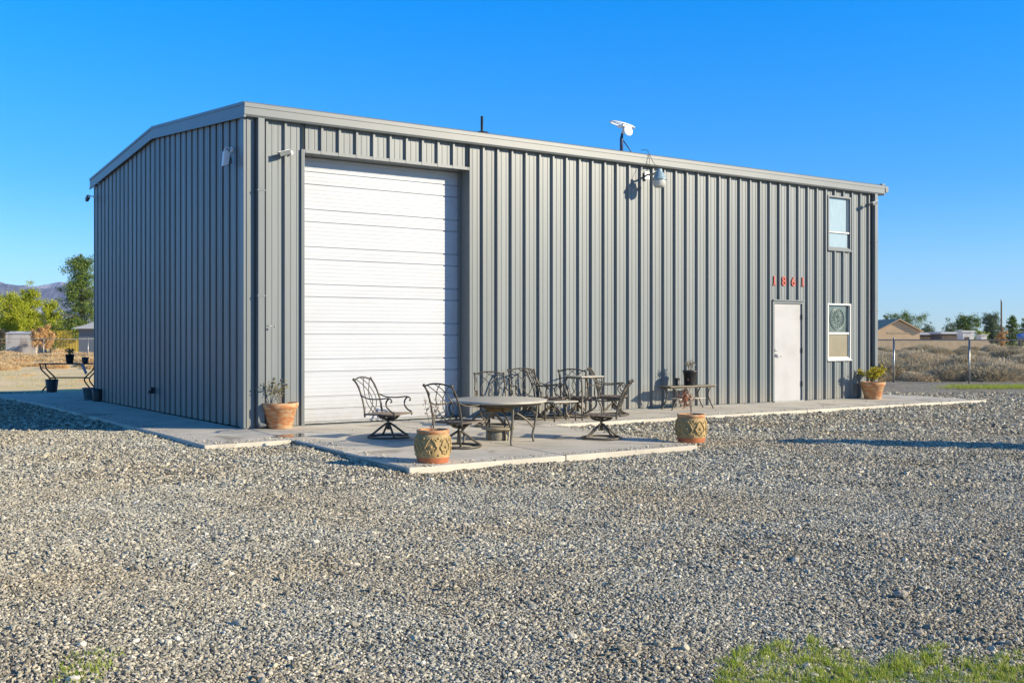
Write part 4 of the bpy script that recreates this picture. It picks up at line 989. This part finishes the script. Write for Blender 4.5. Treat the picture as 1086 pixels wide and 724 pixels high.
tree('background_tree', 1074, 336, 362, 26, 185, gr1, 'upright pine just right of the utility pole', 'pine', 17, 6000, .24)
tree('background_tree', 1090, 338, 362, 26, 190, gr1, 'dark tree cut by the right edge of the photo', 'cone', 18, 6000, .24)
tree('background_tree', 1115, 335, 362, 22, 190, gr3, 'pine beyond the right edge of the photo', 'pine', 19, 6000, .24)
tree('rust_tree', 1062, 349, 362, 14, 178, orangel, 'small rust-brown tree at the foot of the utility pole', 'round', 20, 3000, .22)
tree('small_tree', 1041, 348, 360, 12, 182, gr2, 'small yellow-green tree between the trailer and the tall pine', 'round', 21, 3000, .22)
tree('yard_tree', 0, 292, 0, 1, 14.1, gr1, 'small tree standing on the gravel right of the camera', 'round', 22, 1000, .09, X=11.0)
ot = D.objects['yard_tree']
# replace proportions of the off-frame tree: tall thin crown
for ch in ot.children: ch.scale = (10, 10, 1.2) if ch.name.startswith('crown') else (1, 1, 1)
# ------------------------------------------------------------------ background buildings
tan = mk('tan_stucco', (.55, .41, .26), .9, 0, (.50, .37, .24), .8); tan2 = mk('tan_block', (.48, .37, .25), .95, 0, (.42, .33, .22), 1.5)
greyroof = mk('grey_roof', (.55, .57, .60), .8); wht = mk('white_paint', (.74, .72, .68), .7, 0, (.6, .57, .52), .6); yel = mk('yellow_paint', (.62, .46, .05), .6, 0, (.56, .40, .06), 2)
darkside = mk('dark_timber', (.10, .08, .06), .85, 0, (.15, .12, .09), 2); greyside = mk('grey_siding', (.13, .15, .18), .7)
def zat(py, Z): return H-(py-HOR)/F*Z
Z = 160; x0, x1 = atd(931, Z), atd(975.5, Z); o = empty('tan_house', ((x0+x1)/2, Z, -.25), 0, label='tan gabled house behind the block wall', cat='house'); hw = (x1-x0)/2; he = zat(351, Z)+.25; hp = zat(339, Z)+.25
mb = MB(); mb.prism([(-hw, 0), (hw, 0), (hw, he), (0, hp-.15), (-hw, he)], 1, 0, 9); mb.build('wall', tan, o)
mb = MB()
for s in (-1, 1): mb.prism([(s*(hw+.4), he-.15), (0, hp), (0, hp+.15), (s*(hw+.4), he)], 1, -.4, 9.4)
mb.build('roof', tan, o)
mb = MB(); mb.box((-1.7, -.06, he-.35), (1.9, -.01, he-.2)); mb.build('trim_board', tan2, o)
Z = 172; x0, x1 = atd(918, Z), atd(953, Z); o = empty('grey_roofed_house', (x0, Z+3, -.25), 0, label='house with blue-grey roof just left of the tan gable', cat='house')
mb = MB(); mb.box((0, 0, 0), (x1-x0, 8, zat(350, Z)+.25)); mb.build('wall', tan, o)
mb = MB(); zz = zat(350, Z)+.25; mb.prism([(-.4, zz), (4, zat(339.5, Z+4)+.25), (8.4, zz)], 0, -.4, x1-x0); mb.build('roof', greyroof, o)
Z = 150; mb = MB(); mb.box((0, 0, 0), (atd(1048.5, Z)-atd(925, Z), .2, zat(359.8, Z)+.25))
o = mb.build('block_wall', tan2, None, label='long low tan block wall across the far side of the brush', cat='wall'); o.location = (atd(925, Z), Z, -.25)
Z = 176
def shed(pa, pb, ptop, pr, Z, label, wm, rm, name='flat_shed', cat='shed', dep=5):
    o = empty(name, (atd(pa, Z), Z, -.25), 0, label=label, cat=cat); w_ = atd(pb, Z)-atd(pa, Z); h = zat(ptop, Z)+.25
    mb = MB(); mb.box((.2, .2, 0), (w_-.2, dep, h)); mb.build('wall', wm, o); mb = MB(); mb.box((0, 0, h), (w_, dep+.2, h+(ptop-pr)/F*Z)); mb.build('roof', rm, o)
    return o, w_, h
shed(998, 1022, 354, 351.8, 176, 'long flat-roofed open shed left of the white trailer', darkside, greyroof)
shed(974, 998, 355, 352.3, 182, 'low dark shed between the tan house and the long flat shed', darkside, greyroof)
o, w_, h = shed(1020.5, 1034.5, 352, 350.5, 168, 'white trailer parked behind the block wall', wht, wht, 'white_trailer', 'trailer', 2.5)
mb = MB(); mb.box((.5, .15, 1.2), (1.2, .195, 1.8)); mb.build('window', darkside, o)
o, w_, h = shed(1040, 1048.5, 355.2, 354.5, 165, 'small white shed at the right end of the block wall', wht, wht, 'white_shed', 'shed', 2)
p = Vector((atd(1062, 178), 178, -.25)); up = empty('utility_pole', p, label='bare wooden utility pole above the brush on the right', cat='utility pole'); hp_ = zat(317.5, 178)+.25
mb = MB(); mb.tube([(0, 0, 0), (0, 0, hp_)], [.17, .12], 10); mb.build('pole', bark, up); mb = MB(); mb.lathe([(.15, 0), (.15, .3), (.1, .35)], 8, (0, 0, hp_-.3)); mb.build('cap', greyroof, up)
Z = 150; o = empty('blue_tank', (atd(1087, Z), Z, -.25), 0, label='blue cylindrical tank on a cradle at the right edge', cat='tank')
mb = MB(); rr = .42; zc = zat(356.6, Z)+.25
mb.lathe([(.0001, -1.1), (rr*.7, -1.05), (rr, -.9), (rr, .9), (rr*.7, 1.05), (.0001, 1.1)], 18); mb.v = [(p[2], p[1], zc+p[0]) for p in mb.v]; mb.build('tank', mk('blue_paint', (.10, .20, .48), .5), o)
mb = MB(); mb.box((-.8, -.35, 0), (-.6, .35, zc-.3)); mb.box((.6, -.35, 0), (.8, .35, zc-.3)); mb.build('cradle', darkside, o)
Z = 108; x0, x1 = atd(6, Z), atd(38, Z); o = empty('white_shed', (x0, Z, -.25), 0, label='weathered white shed in front of the yellow-green trees', cat='shed'); w_ = x1-x0; h = zat(353.5, Z)+.25
mb = MB(); mb.box((0, 0, 0), (w_, 2.6, h)); mb.build('wall', mk('peeling_white', (.66, .60, .53), .85, 0, (.42, .34, .28), 1.1, (.50, .62), stretch=(1, 1, .5)), o)
mb = MB(); mb.prism([(-.1, h), (1.3, h+.22), (2.7, h)], 0, -.1, w_+.1); mb.build('roof', wht, o)
Z = 108; x0, x1 = atd(61, Z), atd(90, Z); o = empty('yellow_container', (x0, Z, -.25), 0, label='yellow corrugated shipping container at the foot of the pine', cat='container'); w_ = x1-x0; h = zat(350.5, Z)+.25
mb = MB(); prc = []; x = 0
while x < w_-.3: prc += [(x, 0), (x+.11, 0), (x+.15, .012), (x+.26, .012)]; x += .30
prc.append((w_, 0))
for a_, d_ in prc: mb.v += [(a_, d_, .15), (a_, d_, h-.12)]
for i in range(len(prc)-1): mb.f.append([2*i, 2*i+2, 2*i+3, 2*i+1]); mb.sm.append(False)
mb.box((.02, .12, .1), (w_-.02, 2.4, h-.02)); mb.build('wall', yel, o); mb = MB(); mb.box((0, -.02, h-.12), (w_, .1, h)); mb.box((0, -.02, 0), (w_, .1, .15)); mb.box((-.06, -.03, 0), (.06, .1, h)); mb.build('frame', yel, o)
Z = 92; x0, x1 = atd(83.5, Z), atd(118, Z); o = empty('grey_outbuilding', (x0, Z, -.25), 0, label='dark grey outbuilding with pale hipped roof beside the gable wall', cat='outbuilding'); w_ = x1-x0; h = zat(348.5, Z)+.25
mb = MB(); mb.box((0, 0, 0), (w_, 4, h)); mb.build('wall', greyside, o)
n = MB(); rz_ = zat(339, Z)+.25-.0
n.v = [(-.5, -.5, h), (w_+.5, -.5, h), (w_+.5, 4.5, h), (-.5, 4.5, h), (1.6, 2, rz_+.1), (w_-1.6, 2, rz_+.1)]; n.f = [[0, 1, 5, 4], [1, 2, 5], [2, 3, 4, 5], [3, 0, 4], [0, 3, 2, 1]]; n.sm = [False]*5; n.build('roof', mk('pale_roof', (.48, .47, .44), .8), o)
# ------------------------------------------------------------------ mountains
def mountains():
    na, nr = 420, 46; V = []; rr = np.random.default_rng(2)
    def fbm(x, y):
        s = 0; a = 1
        for k in range(7):
            s += a*(1-abs(math.sin(x*1.7**k*1.3+k*1.9+1.3*math.sin(y*1.6**k+k))*math.cos(y*1.75**k*1.1+k*.7+.8*math.sin(x*1.4**k)))**.7)*.6; a *= .62
        return s
    for j in range(nr):
        for i in range(na):
            az = R(-75+72*i/(na-1)); rad = 8000+5000*j/(nr-1); x = math.sin(az)*rad; y = math.cos(az)*rad
            v = j/(nr-1); env = math.sin(math.pi*min(1, v*.9+.02))**1.1
            px = 543+F*math.tan(az); taper = 1 if px < 300 else max(.25, 1-(px-300)/500)
            f = fbm(x/1400, y/1400); z = env*(300+270*f)*taper*.90
            V.append((x, y, z-40))
    Fc = [(j*na+i, j*na+i+1, (j+1)*na+i+1, (j+1)*na+i) for j in range(nr-1) for i in range(na-1)]
    me = D.meshes.new('mountains'); me.from_pydata(V, [], Fc); me.materials.append(mk('mountain_rock', (.14, .15, .22), .95, 0, (.36, .37, .45), .0022, (.52, .58), detail=12))
    me.polygons.foreach_set('use_smooth', [False]*len(Fc)); o = D.objects.new('mountains', me); COL.objects.link(o); tag(o, kind='structure')
mountains()

hz = MB(); hz.box((-9500, -60, -45), (9500, 13500, 800))
hm = D.materials.new('haze'); hm.use_nodes = True; hn_ = hm.node_tree; hn_.nodes.remove(hn_.nodes['Principled BSDF'])
pv = hn_.nodes.new('ShaderNodeVolumePrincipled'); pv.inputs['Color'].default_value = (.50, .70, 1, 1); pv.inputs['Density'].default_value = .000020; pv.inputs['Anisotropy'].default_value = 0
hn_.links.new(pv.outputs[0], hn_.nodes['Material Output'].inputs['Volume']); hm.volume_intersection_method = 'FAST' if hasattr(hm, 'volume_intersection_method') and False else hm.volume_intersection_method
hz.build('haze', hm, kind='stuff', label='thin blue air over the desert towards the mountains', cat='haze')
